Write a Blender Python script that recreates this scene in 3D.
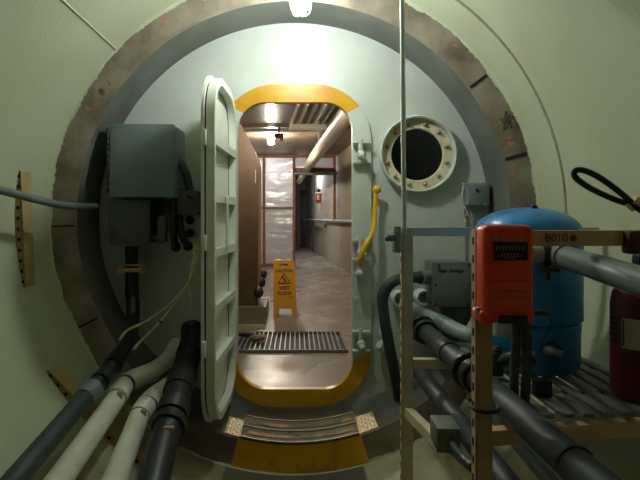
import bpy, bmesh, math, random
from mathutils import Vector, Matrix
random.seed(7)
PI = math.pi
for o in list(bpy.data.objects):
    bpy.data.objects.remove(o)
SC = bpy.context.scene
COL = SC.collection

# ------------------------------------------------------------------ camera
CZ = 1.13            # height of the tunnel axis and of the camera above the corridor floor
AX = -0.016          # the tunnel axis lies a little left of the camera
CY = -2.92           # camera distance in front of the bulkhead (bulkhead at y = 0)
cd = bpy.data.cameras.new('camera')
cam = bpy.data.objects.new('camera', cd)
COL.objects.link(cam)
cam.location = (0, CY, CZ)
cam.rotation_euler = (PI / 2, 0, 0)
cd.sensor_width = 36.0
cd.lens = 520 / 640 * 36
cd.shift_x = 23 / 640
cd.shift_y = -22 / 640
cd.clip_start = 0.02
SC.camera = cam

# ------------------------------------------------------------------ world, exposure
w = bpy.data.worlds.new('world')
SC.world = w
w.use_nodes = True
w.node_tree.nodes['Background'].inputs[0].default_value = (0.02, 0.02, 0.02, 1)
w.node_tree.nodes['Background'].inputs[1].default_value = 0.2
SC.view_settings.view_transform = 'Standard'
SC.view_settings.look = 'None'
SC.view_settings.gamma = 1
SC.view_settings.use_curve_mapping = False
SC.view_settings.exposure = 0.55
TUNNEL_LAMP = 180.0        # radiance of the jar lamp over the hatch
REAR_FILL = 8.5           # weak warm fill lamp, added unseen behind the camera
CORR_LAMP = (340.0, 480.0) # the two corridor lamps
FAR_FILL = 90.0  # radiance of the two fill lights added in the far corridor

# ------------------------------------------------------------------ colours, materials
def lin(c):
    return tuple((v / 12.92 if v <= 0.04045 else ((v + 0.055) / 1.055) ** 2.4) for v in c)

def rgb(r, g, b):
    return lin((r / 255, g / 255, b / 255)) + (1,)

def mat(name, c, rough=0.6, metal=0.0, c2=None, scale=6.0, lo=0.4, hi=0.65, bump=0.0, bscale=60.0,
        emit=None, spec=0.5, detail=6.0, rvar=0.0):
    m = bpy.data.materials.new(name)
    m.use_nodes = True
    nt = m.node_tree
    b = nt.nodes['Principled BSDF']
    b.inputs['Base Color'].default_value = c
    b.inputs['Roughness'].default_value = rough
    b.inputs['Metallic'].default_value = metal
    b.inputs['Specular IOR Level'].default_value = spec
    tc = nt.nodes.new('ShaderNodeTexCoord')
    src = tc.outputs['Object']
    if c2 is not None:
        n = nt.nodes.new('ShaderNodeTexNoise')
        n.inputs['Scale'].default_value = scale
        n.inputs['Detail'].default_value = detail
        nt.links.new(src, n.inputs['Vector'])
        r = nt.nodes.new('ShaderNodeValToRGB')
        r.color_ramp.elements[0].position = lo
        r.color_ramp.elements[1].position = hi
        r.color_ramp.elements[0].color = c
        r.color_ramp.elements[1].color = c2
        nt.links.new(n.outputs['Fac'], r.inputs['Fac'])
        nt.links.new(r.outputs['Color'], b.inputs['Base Color'])
        if rvar:
            mr = nt.nodes.new('ShaderNodeMapRange')
            mr.inputs['To Min'].default_value = max(0.03, rough - rvar)
            mr.inputs['To Max'].default_value = rough + rvar
            mr.inputs['From Min'].default_value = 0.3
            mr.inputs['From Max'].default_value = 0.7
            nt.links.new(n.outputs['Fac'], mr.inputs['Value'])
            nt.links.new(mr.outputs['Result'], b.inputs['Roughness'])
    if bump:
        n2 = nt.nodes.new('ShaderNodeTexNoise')
        n2.inputs['Scale'].default_value = bscale
        n2.inputs['Detail'].default_value = 4
        nt.links.new(src, n2.inputs['Vector'])
        bp = nt.nodes.new('ShaderNodeBump')
        bp.inputs['Strength'].default_value = bump
        bp.inputs['Distance'].default_value = 0.01
        nt.links.new(n2.outputs['Fac'], bp.inputs['Height'])
        nt.links.new(bp.outputs['Normal'], b.inputs['Normal'])
    if emit:
        b.inputs['Emission Color'].default_value = emit[0]
        b.inputs['Emission Strength'].default_value = emit[1]
    return m

def block_mat(name):
    m = mat(name, rgb(160, 153, 140), 0.8)
    nt = m.node_tree
    b = nt.nodes['Principled BSDF']
    tc = nt.nodes.new('ShaderNodeTexCoord')
    sep = nt.nodes.new('ShaderNodeSeparateXYZ')
    cmb = nt.nodes.new('ShaderNodeCombineXYZ')
    nt.links.new(tc.outputs['Object'], sep.inputs[0])
    nt.links.new(sep.outputs['Y'], cmb.inputs['X'])
    nt.links.new(sep.outputs['Z'], cmb.inputs['Y'])
    br = nt.nodes.new('ShaderNodeTexBrick')
    br.inputs['Color1'].default_value = rgb(138, 128, 112)
    br.inputs['Color2'].default_value = rgb(128, 118, 103)
    br.inputs['Mortar'].default_value = rgb(118, 110, 96)
    br.inputs['Scale'].default_value = 1.0
    br.inputs['Mortar Size'].default_value = 0.008
    br.inputs['Brick Width'].default_value = 0.4
    br.inputs['Row Height'].default_value = 0.2
    nt.links.new(cmb.outputs[0], br.inputs['Vector'])
    nt.links.new(br.outputs['Color'], b.inputs['Base Color'])
    return m

def sheet_mat(name):
    m = bpy.data.materials.new(name)
    m.use_nodes = True
    nt = m.node_tree
    b = nt.nodes['Principled BSDF']
    b.inputs['Base Color'].default_value = rgb(196, 194, 202)
    b.inputs['Roughness'].default_value = 0.14
    b.inputs['Specular IOR Level'].default_value = 0.8
    out = nt.nodes['Material Output']
    tr = nt.nodes.new('ShaderNodeBsdfTranslucent')
    tr.inputs['Color'].default_value = rgb(225, 222, 220)
    mx = nt.nodes.new('ShaderNodeMixShader')
    mx.inputs[0].default_value = 0.5
    nt.links.new(b.outputs[0], mx.inputs[1])
    nt.links.new(tr.outputs[0], mx.inputs[2])
    nt.links.new(mx.outputs[0], out.inputs['Surface'])
    tc = nt.nodes.new('ShaderNodeTexCoord')
    wv = nt.nodes.new('ShaderNodeTexNoise')
    wv.inputs['Scale'].default_value = 2.2
    mp = nt.nodes.new('ShaderNodeMapping')
    mp.inputs['Scale'].default_value = (0.5, 1, 1.6)
    nt.links.new(tc.outputs['Object'], mp.inputs[0])
    nt.links.new(mp.outputs[0], wv.inputs['Vector'])
    bp = nt.nodes.new('ShaderNodeBump')
    bp.inputs['Strength'].default_value = 0.45
    bp.inputs['Distance'].default_value = 0.2
    nt.links.new(wv.outputs['Fac'], bp.inputs['Height'])
    nt.links.new(bp.outputs['Normal'], b.inputs['Normal'])
    return m

def glass_mat(name, c=(1, 1, 1, 1)):
    m = bpy.data.materials.new(name)
    m.use_nodes = True
    b = m.node_tree.nodes['Principled BSDF']
    b.inputs['Base Color'].default_value = c
    b.inputs['Roughness'].default_value = 0.05
    b.inputs['Transmission Weight'].default_value = 1.0
    return m

M = dict(
    cream=mat('cream_wall_paint', rgb(188, 193, 167), 0.5, c2=rgb(180, 183, 154), scale=2.2, bump=0.12, bscale=45),
    floor=mat('dirty_cream_paint', rgb(176, 172, 148), 0.6, c2=rgb(128, 116, 92), scale=4.0, bump=0.15),
    bulk=mat('pale_green_gloss_paint', rgb(196, 203, 196), 0.46, c2=rgb(186, 192, 184), scale=3.0, bump=0.16, bscale=30, spec=0.22),
    hatch=mat('pale_hatch_paint', rgb(226, 231, 220), 0.4, c2=rgb(216, 221, 208), scale=5, bump=0.05),
    steel=mat('bare_brown_steel', rgb(156, 145, 131), 0.62, c2=rgb(100, 88, 77), scale=5.0, lo=0.38, hi=0.68, bump=0.25, bscale=25),
    rust=mat('orange_primer', rgb(206, 136, 104), 0.8, c2=rgb(170, 120, 94), scale=25),
    seal=mat('grey_liner_paint', rgb(112, 114, 106), 0.55, c2=rgb(92, 94, 86), scale=4, bump=0.1),
    yellow=mat('yellow_paint', rgb(208, 158, 24), 0.35, c2=rgb(192, 138, 20), scale=7, bump=0.12, bscale=30),
    lever=mat('yellow_lever_paint', rgb(226, 176, 30), 0.35),
    yworn=mat('worn_yellow_paint', rgb(246, 182, 34), 0.5, c2=rgb(170, 118, 34), scale=9, lo=0.5, hi=0.8, bump=0.15),
    tread=mat('worn_tread_metal', rgb(66, 62, 54), 0.7, 0.0, c2=rgb(96, 84, 58), scale=10),
    grip=mat('worn_grip', rgb(150, 116, 44), 0.7, c2=rgb(80, 66, 42), scale=14, lo=0.4, hi=0.6),
    chrome=mat('bright_edge_metal', rgb(176, 168, 146), 0.55, 0.4),
    plate=mat('diamond_plate_metal', rgb(226, 206, 172), 0.42, 0.5, bump=0.6, bscale=90),
    black=mat('black_rubber', rgb(20, 21, 22), 0.5),
    blackpipe=mat('black_plastic', rgb(30, 34, 34), 0.42, c2=rgb(56, 58, 54), scale=14, lo=0.5, hi=0.9, bump=0.05),
    dgrey=mat('dark_grey_plastic', rgb(58, 66, 70), 0.55, c2=rgb(44, 51, 54), scale=10),
    grey=mat('grey_plastic', rgb(112, 124, 122), 0.38, c2=rgb(100, 110, 108), scale=8),
    pale=mat('pale_grey_green_plastic', rgb(156, 172, 164), 0.4, c2=rgb(138, 152, 144), scale=8),
    white=mat('white_plastic', rgb(228, 230, 220), 0.35, c2=rgb(214, 212, 198), scale=12, bump=0.04),
    box=mat('grey_blue_enamel', rgb(118, 132, 134), 0.42, c2=rgb(108, 122, 124), scale=5),
    boxd=mat('dark_grey_enamel', rgb(84, 88, 84), 0.5, c2=rgb(72, 74, 72), scale=6),
    boxv=mat('grey_box_paint', rgb(104, 112, 104), 0.5, c2=rgb(92, 98, 90), scale=9),
    tan=mat('tan_strut', rgb(182, 156, 110), 0.55, c2=rgb(168, 140, 96), scale=12),
    post=mat('cream_slotted_steel', rgb(214, 204, 174), 0.5, c2=rgb(200, 188, 154), scale=12),
    postb=mat('beige_slotted_steel', rgb(194, 164, 126), 0.55, c2=rgb(178, 146, 108), scale=10),
    beam=mat('beige_beam_paint', rgb(210, 176, 138), 0.55, c2=rgb(196, 160, 122), scale=9),
    slat=mat('grey_slat_paint', rgb(122, 124, 118), 0.5, c2=rgb(98, 100, 94), scale=9),
    orange=mat('orange_red_plastic', rgb(240, 74, 22), 0.4, c2=rgb(228, 62, 18), scale=12),
    blue=mat('blue_tank_paint', rgb(44, 142, 220), 0.3, c2=rgb(38, 130, 206), scale=5),
    dblue=mat('dark_blue_cap', rgb(24, 50, 110), 0.4),
    red=mat('red_extinguisher_paint', rgb(90, 16, 17), 0.4),
    maroon=mat('maroon_plastic', rgb(74, 26, 28), 0.45),
    label=mat('paper_label', rgb(180, 168, 140), 0.7, c2=rgb(160, 150, 122), scale=20),
    ink=mat('black_ink', rgb(24, 22, 22), 0.7),
    pencil=mat('dark_marker', rgb(62, 54, 48), 0.8),
    pwhite=mat('grey_white_print', rgb(150, 146, 136), 0.6),
    glassdark=mat('dark_viewport_glass', rgb(10, 12, 12), 0.08),
    cream_flange=mat('cream_ring_paint', rgb(214, 206, 176), 0.45, c2=rgb(198, 186, 150), scale=10),
    bolt=mat('dull_bolt_metal', rgb(150, 136, 108), 0.4, 0.7),
    metal=mat('galvanised_metal', rgb(164, 168, 164), 0.45, 0.4),
    polepaint=mat('pale_pole_paint', rgb(206, 212, 206), 0.45),
    putty=mat('white_putty', rgb(186, 186, 170), 0.8),
    cord=mat('cream_cord', rgb(202, 192, 152), 0.6),
    bluemark=mat('blue_pipe_print', rgb(60, 70, 120), 0.5),
    redvalve=mat('red_valve_paint', rgb(170, 40, 40), 0.5),
    concrete=mat('damp_concrete', rgb(146, 136, 124), 0.34, c2=rgb(104, 94, 84), scale=1.6, lo=0.35, hi=0.7, bump=0.06, rvar=0.18),
    block=block_mat('painted_block'),
    ceil=mat('grey_ceiling', rgb(128, 114, 94), 0.42, c2=rgb(114, 100, 82), scale=1.2),
    brownpanel=mat('brown_panel', rgb(80, 60, 38), 0.6, c2=rgb(70, 52, 33), scale=5),
    wood=mat('stud_wood', rgb(126, 78, 42), 0.6, c2=rgb(104, 62, 32), scale=9),
    sheet=sheet_mat('plastic_sheet'),
    pipewrap=mat('pale_pipe_wrap', rgb(206, 196, 176), 0.4),
    fixture=mat('white_fixture', rgb(226, 222, 206), 0.4),
    firered=mat('fire_alarm_red', rgb(190, 24, 22), 0.4),
    sign=mat('sign_yellow', rgb(196, 138, 26), 0.45),
    rag=mat('tan_rag', rgb(150, 128, 100), 0.9, c2=rgb(110, 92, 72), scale=30),
    dark=mat('dark_steel', rgb(54, 52, 48), 0.5),
    strap=mat('tan_strap', rgb(196, 168, 120), 0.6),
    lampglass=mat('lit_lamp_glass', rgb(255, 255, 250), 0.3, emit=((0.93, 1.0, 0.93, 1), TUNNEL_LAMP)),
    rearfill=mat('rear_fill_glass', rgb(255, 255, 250), 0.3, emit=((1.0, 0.66, 0.34, 1), REAR_FILL)),
    corrglass=mat('lit_corridor_lamp_glass', rgb(255, 250, 235), 0.3, emit=((1.0, 0.91, 0.76, 1), CORR_LAMP[0])),
    corrglass2=mat('lit_second_lamp_glass', rgb(255, 250, 235), 0.3, emit=((1.0, 0.89, 0.72, 1), CORR_LAMP[1])),
    fillglass=mat('corridor_fill_tube', rgb(255, 255, 250), 0.3, emit=((0.95, 0.97, 1.0, 1), FAR_FILL)),
)

def path_mat():
    m = mat('dirty_cream_paint_with_grey_walkway', rgb(188, 184, 156), 0.6, c2=rgb(146, 134, 106), scale=4.0, bump=0.15)
    nt = m.node_tree
    b = nt.nodes['Principled BSDF']
    src = b.inputs['Base Color'].links[0].from_socket
    tc = nt.nodes.new('ShaderNodeTexCoord')
    sep = nt.nodes.new('ShaderNodeSeparateXYZ')
    nt.links.new(tc.outputs['Object'], sep.inputs[0])
    no = nt.nodes.new('ShaderNodeTexNoise')
    no.inputs['Scale'].default_value = 9.0
    ab = nt.nodes.new('ShaderNodeMath'); ab.operation = 'ABSOLUTE'
    nt.links.new(sep.outputs['X'], ab.inputs[0])
    ad = nt.nodes.new('ShaderNodeMath'); ad.operation = 'MULTIPLY_ADD'
    nt.links.new(no.outputs['Fac'], ad.inputs[0])
    ad.inputs[1].default_value = 0.05
    nt.links.new(ab.outputs[0], ad.inputs[2])
    mr = nt.nodes.new('ShaderNodeMapRange')
    mr.inputs['From Min'].default_value = 0.345
    mr.inputs['From Max'].default_value = 0.36
    nt.links.new(ad.outputs[0], mr.inputs['Value'])
    mx = nt.nodes.new('ShaderNodeMix'); mx.data_type = 'RGBA'
    nt.links.new(mr.outputs[0], mx.inputs[0])
    mx.inputs[6].default_value = rgb(92, 90, 82)
    nt.links.new(src, mx.inputs[7])
    nt.links.new(mx.outputs[2], b.inputs['Base Color'])
    return m
M['floorpath'] = path_mat()

# ------------------------------------------------------------------ mesh helpers
def V(px, py, D):
    """point at depth D from the camera plane that stands where the photograph shows it"""
    return Vector(((px - 297) * D / 520, D + CY, CZ - (py - 218) * D / 520))

def pol(R, deg, y):
    a = math.radians(deg)
    return Vector((AX + R * math.cos(a), y, CZ + R * math.sin(a)))

class MB:
    def __init__(self):
        self.v, self.f, self.m = [], [], []
        self.mi = 0

    def add(self, vs, fs):
        n = len(self.v)
        self.v += [Vector(p) for p in vs]
        for f in fs:
            self.f.append([i + n for i in f])
            self.m.append(self.mi)

    def addbm(self, bm):
        bm.verts.index_update()
        self.add([v.co.copy() for v in bm.verts], [[v.index for v in f.verts] for f in bm.faces])
        bm.free()

    def box(self, c, s, bev=0.0, rot=None, seg=2):
        bm = bmesh.new()
        bmesh.ops.create_cube(bm, size=1)
        for v in bm.verts:
            v.co = Vector((v.co.x * s[0], v.co.y * s[1], v.co.z * s[2]))
        if bev > 0:
            bmesh.ops.bevel(bm, geom=list(bm.edges), offset=min(bev, min(s) * 0.45), segments=seg, affect='EDGES', profile=0.5)
        R = rot.to_3x3() if rot is not None else None
        for v in bm.verts:
            v.co = (R @ v.co if R is not None else v.co) + Vector(c)
        self.addbm(bm)
        return self

    def bar(self, p0, p1, wd, ht, up=(0, 0, 1), bev=0.0):
        """box from p0 to p1; wd across, ht along up"""
        p0, p1 = Vector(p0), Vector(p1)
        d = (p1 - p0)
        L = d.length
        d.normalize()
        u = Vector(up)
        u = (u - d * u.dot(d)).normalized()
        s = d.cross(u)
        R = Matrix((s, d, u)).transposed()
        self.box((p0 + p1) / 2, (wd, L, ht), bev, R)
        return self

    def tube(self, pts, r, seg=16, smooth=True, sub=6, caps=True, closed=False):
        pts = [Vector(p) for p in pts]
        rs = r if isinstance(r, (list, tuple)) else [r] * len(pts)
        if smooth and len(pts) > 2:
            q, qr = [], []
            n = len(pts)
            rng = range(n if closed else n - 1)
            for i in rng:
                if closed:
                    a, b, c, d = pts[i - 1], pts[i], pts[(i + 1) % n], pts[(i + 2) % n]
                else:
                    b, c = pts[i], pts[i + 1]
                    a = pts[i - 1] if i else b * 2 - c
                    d = pts[i + 2] if i + 2 < n else c * 2 - b
                for k in range(sub):
                    t = k / sub
                    q.append(0.5 * ((2 * b) + (c - a) * t + (2 * a - 5 * b + 4 * c - d) * t * t + (3 * b - a - 3 * c + d) * t ** 3))
                    qr.append(rs[i] * (1 - t) + rs[(i + 1) % n] * t)
            if not closed:
                q.append(pts[-1]); qr.append(rs[-1])
            pts, rs = q, qr
        n = len(pts)
        T = []
        for i in range(n):
            if closed:
                t = pts[(i + 1) % n] - pts[i - 1]
            else:
                t = pts[min(i + 1, n - 1)] - pts[max(i - 1, 0)]
            T.append(t.normalized())
        u = T[0].orthogonal().normalized()
        vs, fs = [], []
        for i in range(n):
            u = (u - T[i] * u.dot(T[i])).normalized()
            s = T[i].cross(u)
            for k in range(seg):
                a = 2 * PI * k / seg
                vs.append(pts[i] + (u * math.cos(a) + s * math.sin(a)) * rs[i])
        for i in range(n if closed else n - 1):
            j = (i + 1) % n
            for k in range(seg):
                k2 = (k + 1) % seg
                fs.append([i * seg + k, i * seg + k2, j * seg + k2, j * seg + k])
        if caps and not closed:
            fs.append(list(range(seg))[::-1])
            fs.append([(n - 1) * seg + k for k in range(seg)])
        self.add(vs, fs)
        return self

    def cyl(self, p0, p1, r0, r1=None, seg=24):
        return self.tube([p0, p1], [r0, r0 if r1 is None else r1], seg, smooth=False)

    def lathe(self, prof, origin=(0, 0, 0), axis=(0, 0, 1), seg=32, closed=False):
        """profile of (radius, height along axis)"""
        ax = Vector(axis).normalized()
        u = Vector((1, 0, 0)) if abs(ax.x) < 0.9 else Vector((0, 0, 1))
        u = (u - ax * u.dot(ax)).normalized()
        s = ax.cross(u)
        o = Vector(origin)
        vs, fs = [], []
        for r, h in prof:
            for k in range(seg):
                a = 2 * PI * k / seg
                vs.append(o + ax * h + (u * math.cos(a) + s * math.sin(a)) * r)
        n = len(prof)
        for i in range(n if closed else n - 1):
            j = (i + 1) % n
            for k in range(seg):
                k2 = (k + 1) % seg
                fs.append([i * seg + k, i * seg + k2, j * seg + k2, j * seg + k])
        if not closed:
            if prof[0][0] > 1e-6:
                fs.append(list(range(seg))[::-1])
            if prof[-1][0] > 1e-6:
                fs.append([(n - 1) * seg + k for k in range(seg)])
        self.add(vs, fs)
        return self

    def sphere(self, c, r, sc=(1, 1, 1), seg=16):
        bm = bmesh.new()
        bmesh.ops.create_uvsphere(bm, u_segments=seg, v_segments=seg // 2, radius=r)
        for v in bm.verts:
            v.co = Vector((v.co.x * sc[0], v.co.y * sc[1], v.co.z * sc[2])) + Vector(c)
        self.addbm(bm)
        return self

    def plate(self, outer, holes, t, fn=None):
        """flat outline (2d lists) in xz, from y=0 to y=t, with holes; fn maps the 3d point"""
        bm = bmesh.new()
        for loop in [outer] + list(holes):
            vs = [bm.verts.new((p[0], 0, p[1])) for p in loop]
            for i in range(len(vs)):
                bm.edges.new((vs[i], vs[(i + 1) % len(vs)]))
        bmesh.ops.triangle_fill(bm, use_beauty=True, use_dissolve=False, edges=list(bm.edges))
        g = bmesh.ops.extrude_face_region(bm, geom=list(bm.faces))
        for e in g['geom']:
            if isinstance(e, bmesh.types.BMVert):
                e.co.y += t
        if fn:
            for v in bm.verts:
                v.co = fn(v.co)
        bmesh.ops.recalc_face_normals(bm, faces=list(bm.faces))
        self.addbm(bm)
        return self

    def band(self, A, B, y0, y1, closed=True, fn=None, pick=None):
        """solid band between two outlines of equal length (2d xz)"""
        n = len(A)
        vs = []
        for L, y in ((A, y0), (B, y0), (B, y1), (A, y1)):
            for p in L:
                v = Vector((p[0], y, p[1]))
                vs.append(fn(v) if fn else v)
        fs = []
        for i in range(n if closed else n - 1):
            if pick and not pick(i):
                continue
            j = (i + 1) % n
            for q in range(4):
                r = (q + 1) % 4
                fs.append([q * n + i, q * n + j, r * n + j, r * n + i])
        if not closed:
            fs.append([0, n, 2 * n, 3 * n])
            fs.append([n - 1, 4 * n - 1, 3 * n - 1, 2 * n - 1])
        self.add(vs, fs)
        return self

    def arc(self, prof, a0, a1, seg):
        """sweep a (R, y) outline about the tunnel axis from a0 to a1 degrees"""
        n = len(prof)
        vs, fs = [], []
        for k in range(seg + 1):
            a = a0 + (a1 - a0) * k / seg
            for R, y in prof:
                vs.append(pol(R, a, y))
        full = abs(abs(a1 - a0) - 360) < 1e-6
        for k in range(seg):
            for i in range(n):
                j = (i + 1) % n
                fs.append([k * n + i, k * n + j, (k + 1) * n + j, (k + 1) * n + i])
        if not full:
            fs.append(list(range(n))[::-1])
            fs.append([seg * n + i for i in range(n)])
        self.add(vs, fs)
        return self

LOC = {}

def link(name, mb, m, parent=None, angle=35, smooth=True, loc=None):
    mats = m if isinstance(m, (list, tuple)) else [m]
    if parent is not None:
        base = LOC[parent]
    elif loc is not None:
        base = Vector(loc)
    else:
        xs = [v.x for v in mb.v]; ys = [v.y for v in mb.v]; zs = [v.z for v in mb.v]
        base = Vector(((min(xs) + max(xs)) / 2, (min(ys) + max(ys)) / 2, min(zs)))
    me = bpy.data.meshes.new(name)
    me.from_pydata([tuple(v - base) for v in mb.v], [], mb.f)
    me.validate()
    bm = bmesh.new()
    bm.from_mesh(me)
    bmesh.ops.remove_doubles(bm, verts=list(bm.verts), dist=1e-6)
    bmesh.ops.recalc_face_normals(bm, faces=list(bm.faces))
    bm.to_mesh(me)
    bm.free()
    for k in mats:
        me.materials.append(k)
    if len(mats) > 1 and len(me.polygons) == len(mb.m):
        me.polygons.foreach_set('material_index', mb.m)
    if smooth:
        me.polygons.foreach_set('use_smooth', [True] * len(me.polygons))
        me.set_sharp_from_angle(angle=math.radians(angle))
    me.update()
    o = bpy.data.objects.new(name, me)
    COL.objects.link(o)
    if parent is not None:
        o.parent = parent
        root = parent
        while root.parent:
            root = root.parent
        # a part sits at its thing's base; a sub-part at its part's base
        o.location = (0, 0, 0)
    else:
        o.location = base
    LOC[o] = base.copy()
    return o

def tag(o, label, cat, group=None, kind=None):
    o['label'] = label
    o['category'] = cat
    if group:
        o['group'] = group
    if kind:
        o['kind'] = kind
    return o

def thing(name, loc, label, cat, group=None):
    o = bpy.data.objects.new(name, None)
    o.empty_display_size = 0.05
    COL.objects.link(o)
    o.location = loc
    LOC[o] = Vector(loc)
    return tag(o, label, cat, group)

def struct(name, mb, m, **k):
    o = link(name, mb, m, **k)
    o['kind'] = 'structure'
    return o

def part(o, label):
    o['label'] = label
    return o

def copy_thing(src, loc, label):
    c = src.copy()
    COL.objects.link(c)
    c.location = loc
    c['label'] = label
    LOC[c] = Vector(loc)
    for ch in src.children:
        d = ch.copy()
        COL.objects.link(d)
        d.parent = c
        for g in ch.children:
            e = g.copy()
            COL.objects.link(e)
            e.parent = d
    return c

def rrect(x0, x1, z0, z1, r, n=10):
    """rounded rectangle, counter-clockwise from the right side of the top-right corner"""
    out = []
    for cx, cz, a in ((x1 - r, z1 - r, 0), (x0 + r, z1 - r, 90), (x0 + r, z0 + r, 180), (x1 - r, z0 + r, 270)):
        for k in range(n + 1):
            t = math.radians(a + 90 * k / n)
            out.append((cx + r * math.cos(t), cz + r * math.sin(t)))
    return out

def circ(cx, cz, r, n=64):
    return [(cx + r * math.cos(2 * PI * k / n), cz + r * math.sin(2 * PI * k / n)) for k in range(n)]

def text_mb(mb, s, size, fn, ext=0.0006, weight=0.0):
    """letters as mesh; fn maps local (x right, y up, z out) to the world"""
    cu = bpy.data.curves.new('lettering', 'FONT')
    cu.body = s
    cu.size = size
    cu.extrude = ext
    cu.offset = weight
    cu.align_x = 'CENTER'
    cu.align_y = 'CENTER'
    ob = bpy.data.objects.new('lettering', cu)
    me = bpy.data.meshes.new_from_object(ob)
    mb.add([fn(v.co) for v in me.vertices], [list(p.vertices) for p in me.polygons])
    bpy.data.objects.remove(ob)
    bpy.data.curves.remove(cu)
    bpy.data.meshes.remove(me)
    return mb

def front(o):
    """text frame: on a face that looks towards -y, at point o"""
    o = Vector(o)
    return lambda p: o + Vector((p.x, -p.z, p.y))

# ================================================================== THE TUNNEL
RT, RF = 1.234, 1.095         # cream tunnel radius, inner radius of the liner ring
YF = 2.624 + CY               # front of the steel ring
YB = -5.6                    # far end of the tunnel behind the camera
def shell(a0, a1):
    mb = MB()
    seg = int(abs(a1 - a0) / 1.5)
    ys = [YF + (YB - YF) * k / 12 for k in range(13)]
    ring = [(RT, y) for y in ys] + [(RT + 0.04, YB), (RT + 0.04, YF)]
    return mb.arc(ring, a0, a1, seg)
struct('wall_right', shell(-45, 45), M['cream'], angle=60)
struct('ceiling', shell(45, 135), M['cream'], angle=60)
struct('wall_left', shell(135, 225), M['cream'], angle=60)
struct('floor', shell(225, 315), M['floorpath'], angle=60)
mb = MB()
mb.plate(circ(AX, CZ, RT + 0.04, 96), [], 0.04, lambda p: p + Vector((0, YB - 0.04, 0)))
struct('wall_rear', mb, M['dark'])

# the bottom of the ring stands further out into the tunnel, as a step
def stepout(mb):
    for v in mb.v:
        dx, dz = v.x - AX, v.z - CZ
        r = math.hypot(dx, dz)
        if v.y > YF + 0.06 or r < 0.5:
            continue
        t = min(1, max(0, (-dz / r - 0.5) / 0.42))
        v.y -= 0.12 * t * t * (3 - 2 * t)
    return mb

# ragged paint and plaster edge round the steel ring
mb = MB()
n = 720
for k in range(n):
    pass
vs, fs = [], []
jag = [0.0] * n
for k in range(n):
    jag[k] = 0.008 + 0.005 * math.sin(k * 0.11) + 0.003 * math.sin(k * 0.37 + 1) + random.uniform(-0.005, 0.005)
for k in range(n):
    a = 360 * k / n
    t = max(0.002, jag[k])
    vs += [pol(RT + 0.005, a, YF - 0.016 - t * 0.5), pol(RT - 0.003, a, YF - 0.006), pol(RT - t - 0.003, a, YF - 0.003), pol(RT - t, a, YF + 0.002), pol(RT + 0.005, a, YF + 0.002)]
for k in range(n):
    j = (k + 1) % n
    for i in range(5):
        i2 = (i + 1) % 5
        fs.append([k * 5 + i, k * 5 + i2, j * 5 + i2, j * 5 + i])
mb.add(vs, fs)
stepout(mb)
struct('trim_1', mb, M['cream'], angle=60)

# the steel ring: brown face, grey inside liner; yellow where one steps over it
mb = MB()
mb.arc([(RF, YF), (RT + 0.04, YF), (RT + 0.04, YF + 0.05), (RF + 0.012, YF + 0.05)], 0, 360, 240)
stepout(mb)
flange = struct('trim_2', mb, M['steel'], angle=40)
mb = MB()
mb.arc([(RF, YF + 0.001), (RF, 0.02), (RF + 0.03, 0.02), (RF + 0.03, YF + 0.001)], 0, 360, 240)
stepout(mb)
struct('trim_3', mb, M['seal'], angle=40)
mb = MB()
A0, A1 = 255.8, 287.2
YS = YF - 0.125         # the step stands out a hand's width in front of the ring
mb.arc([(RF - 0.006, YS), (RT - 0.006, YS), (RT - 0.006, YF + 0.001), (RF - 0.006, YF + 0.001)], A0, A1, 40)
part(link('step_face', mb, M['yworn'], flange), 'worn yellow painted face of the step')
# gaps between the ring plates and primer spots
mb = MB()
for a, w_ in ((36.5, 0.014), (15.5, 0.016), (182, 0.008), (207, 0.01)):
    mb.bar(pol(RF + 0.012, a, YF - 0.001), pol(RT - 0.016, a, YF - 0.001), w_, 0.004, up=(0, 1, 0))
part(link('plate_joint', mb, M['ink'], flange), 'dark radial joints in the steel ring')
mb = MB()
for a, R, s in ((47, 1.19, .012), (25, 1.15, .009), (30, 1.13, .011), (19, 1.155, .016), (20.5, 1.16, .01), (11.5, 1.13, .012), (123, 1.19, .012), (133, 1.19, .01),
                (128, 1.15, .01), (146, 1.14, .013), (150, 1.15, .012), (152, 1.175, .01), (158, 1.19, .008), (112, 1.2, .012), (157, 1.13, .007)):
    c = pol(min(R, 1.19), a, YF - 0.0012)
    pts = []
    for k in range(11):
        t = 2 * PI * k / 11
        q = 1.5 * s * random.uniform(0.35, 1.1)
        pts.append((q * math.cos(t) * 1.1, q * math.sin(t) * 0.8))
    mb.plate(pts, [], 0.001, lambda p, c=c: p + c)
part(link('primer_spot', mb, M['rust'], flange), 'orange primer patches on the steel ring')
# drawn star with lines in it, and chalked 18
mb = MB()
def star_c(a, R):
    return pol(R, a, YF - 0.0016)
sc_ = V(507, 121, 2.622)
pts = []
for k in range(10):
    t = math.radians(100 + 36 * k)
    q = 0.046 if k % 2 == 0 else 0.02
    pts.append(sc_ + Vector((q * 0.8 * math.cos(t), 0, q * 1.15 * math.sin(t))))
for k in range(10):
    mb.bar(pts[k], pts[(k + 1) % 10], 0.0035, 0.001, up=(0, 1, 0))
for dx in (-.008, 0, .009):
    mb.bar(sc_ + Vector((dx - .002, 0, -.016)), sc_ + Vector((dx + .002, 0, .018)), 0.003, 0.001, up=(0, 1, 0))
part(link('drawn_star', mb, M['pencil'], flange), 'dark hand-drawn star on the steel ring')
mb = MB()
def slant(o, deg):
    o = Vector(o); t = math.radians(deg)
    return lambda p: o + Vector((p.x * math.cos(t) - p.y * math.sin(t), -p.z, p.x * math.sin(t) + p.y * math.cos(t)))
text_mb(mb, '8', 0.05, slant(V(102, 92, 2.622), 35), 0.0006, -0.001)
text_mb(mb, '1', 0.05, slant(V(109, 83, 2.622), 35), 0.0006, -0.001)
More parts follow.
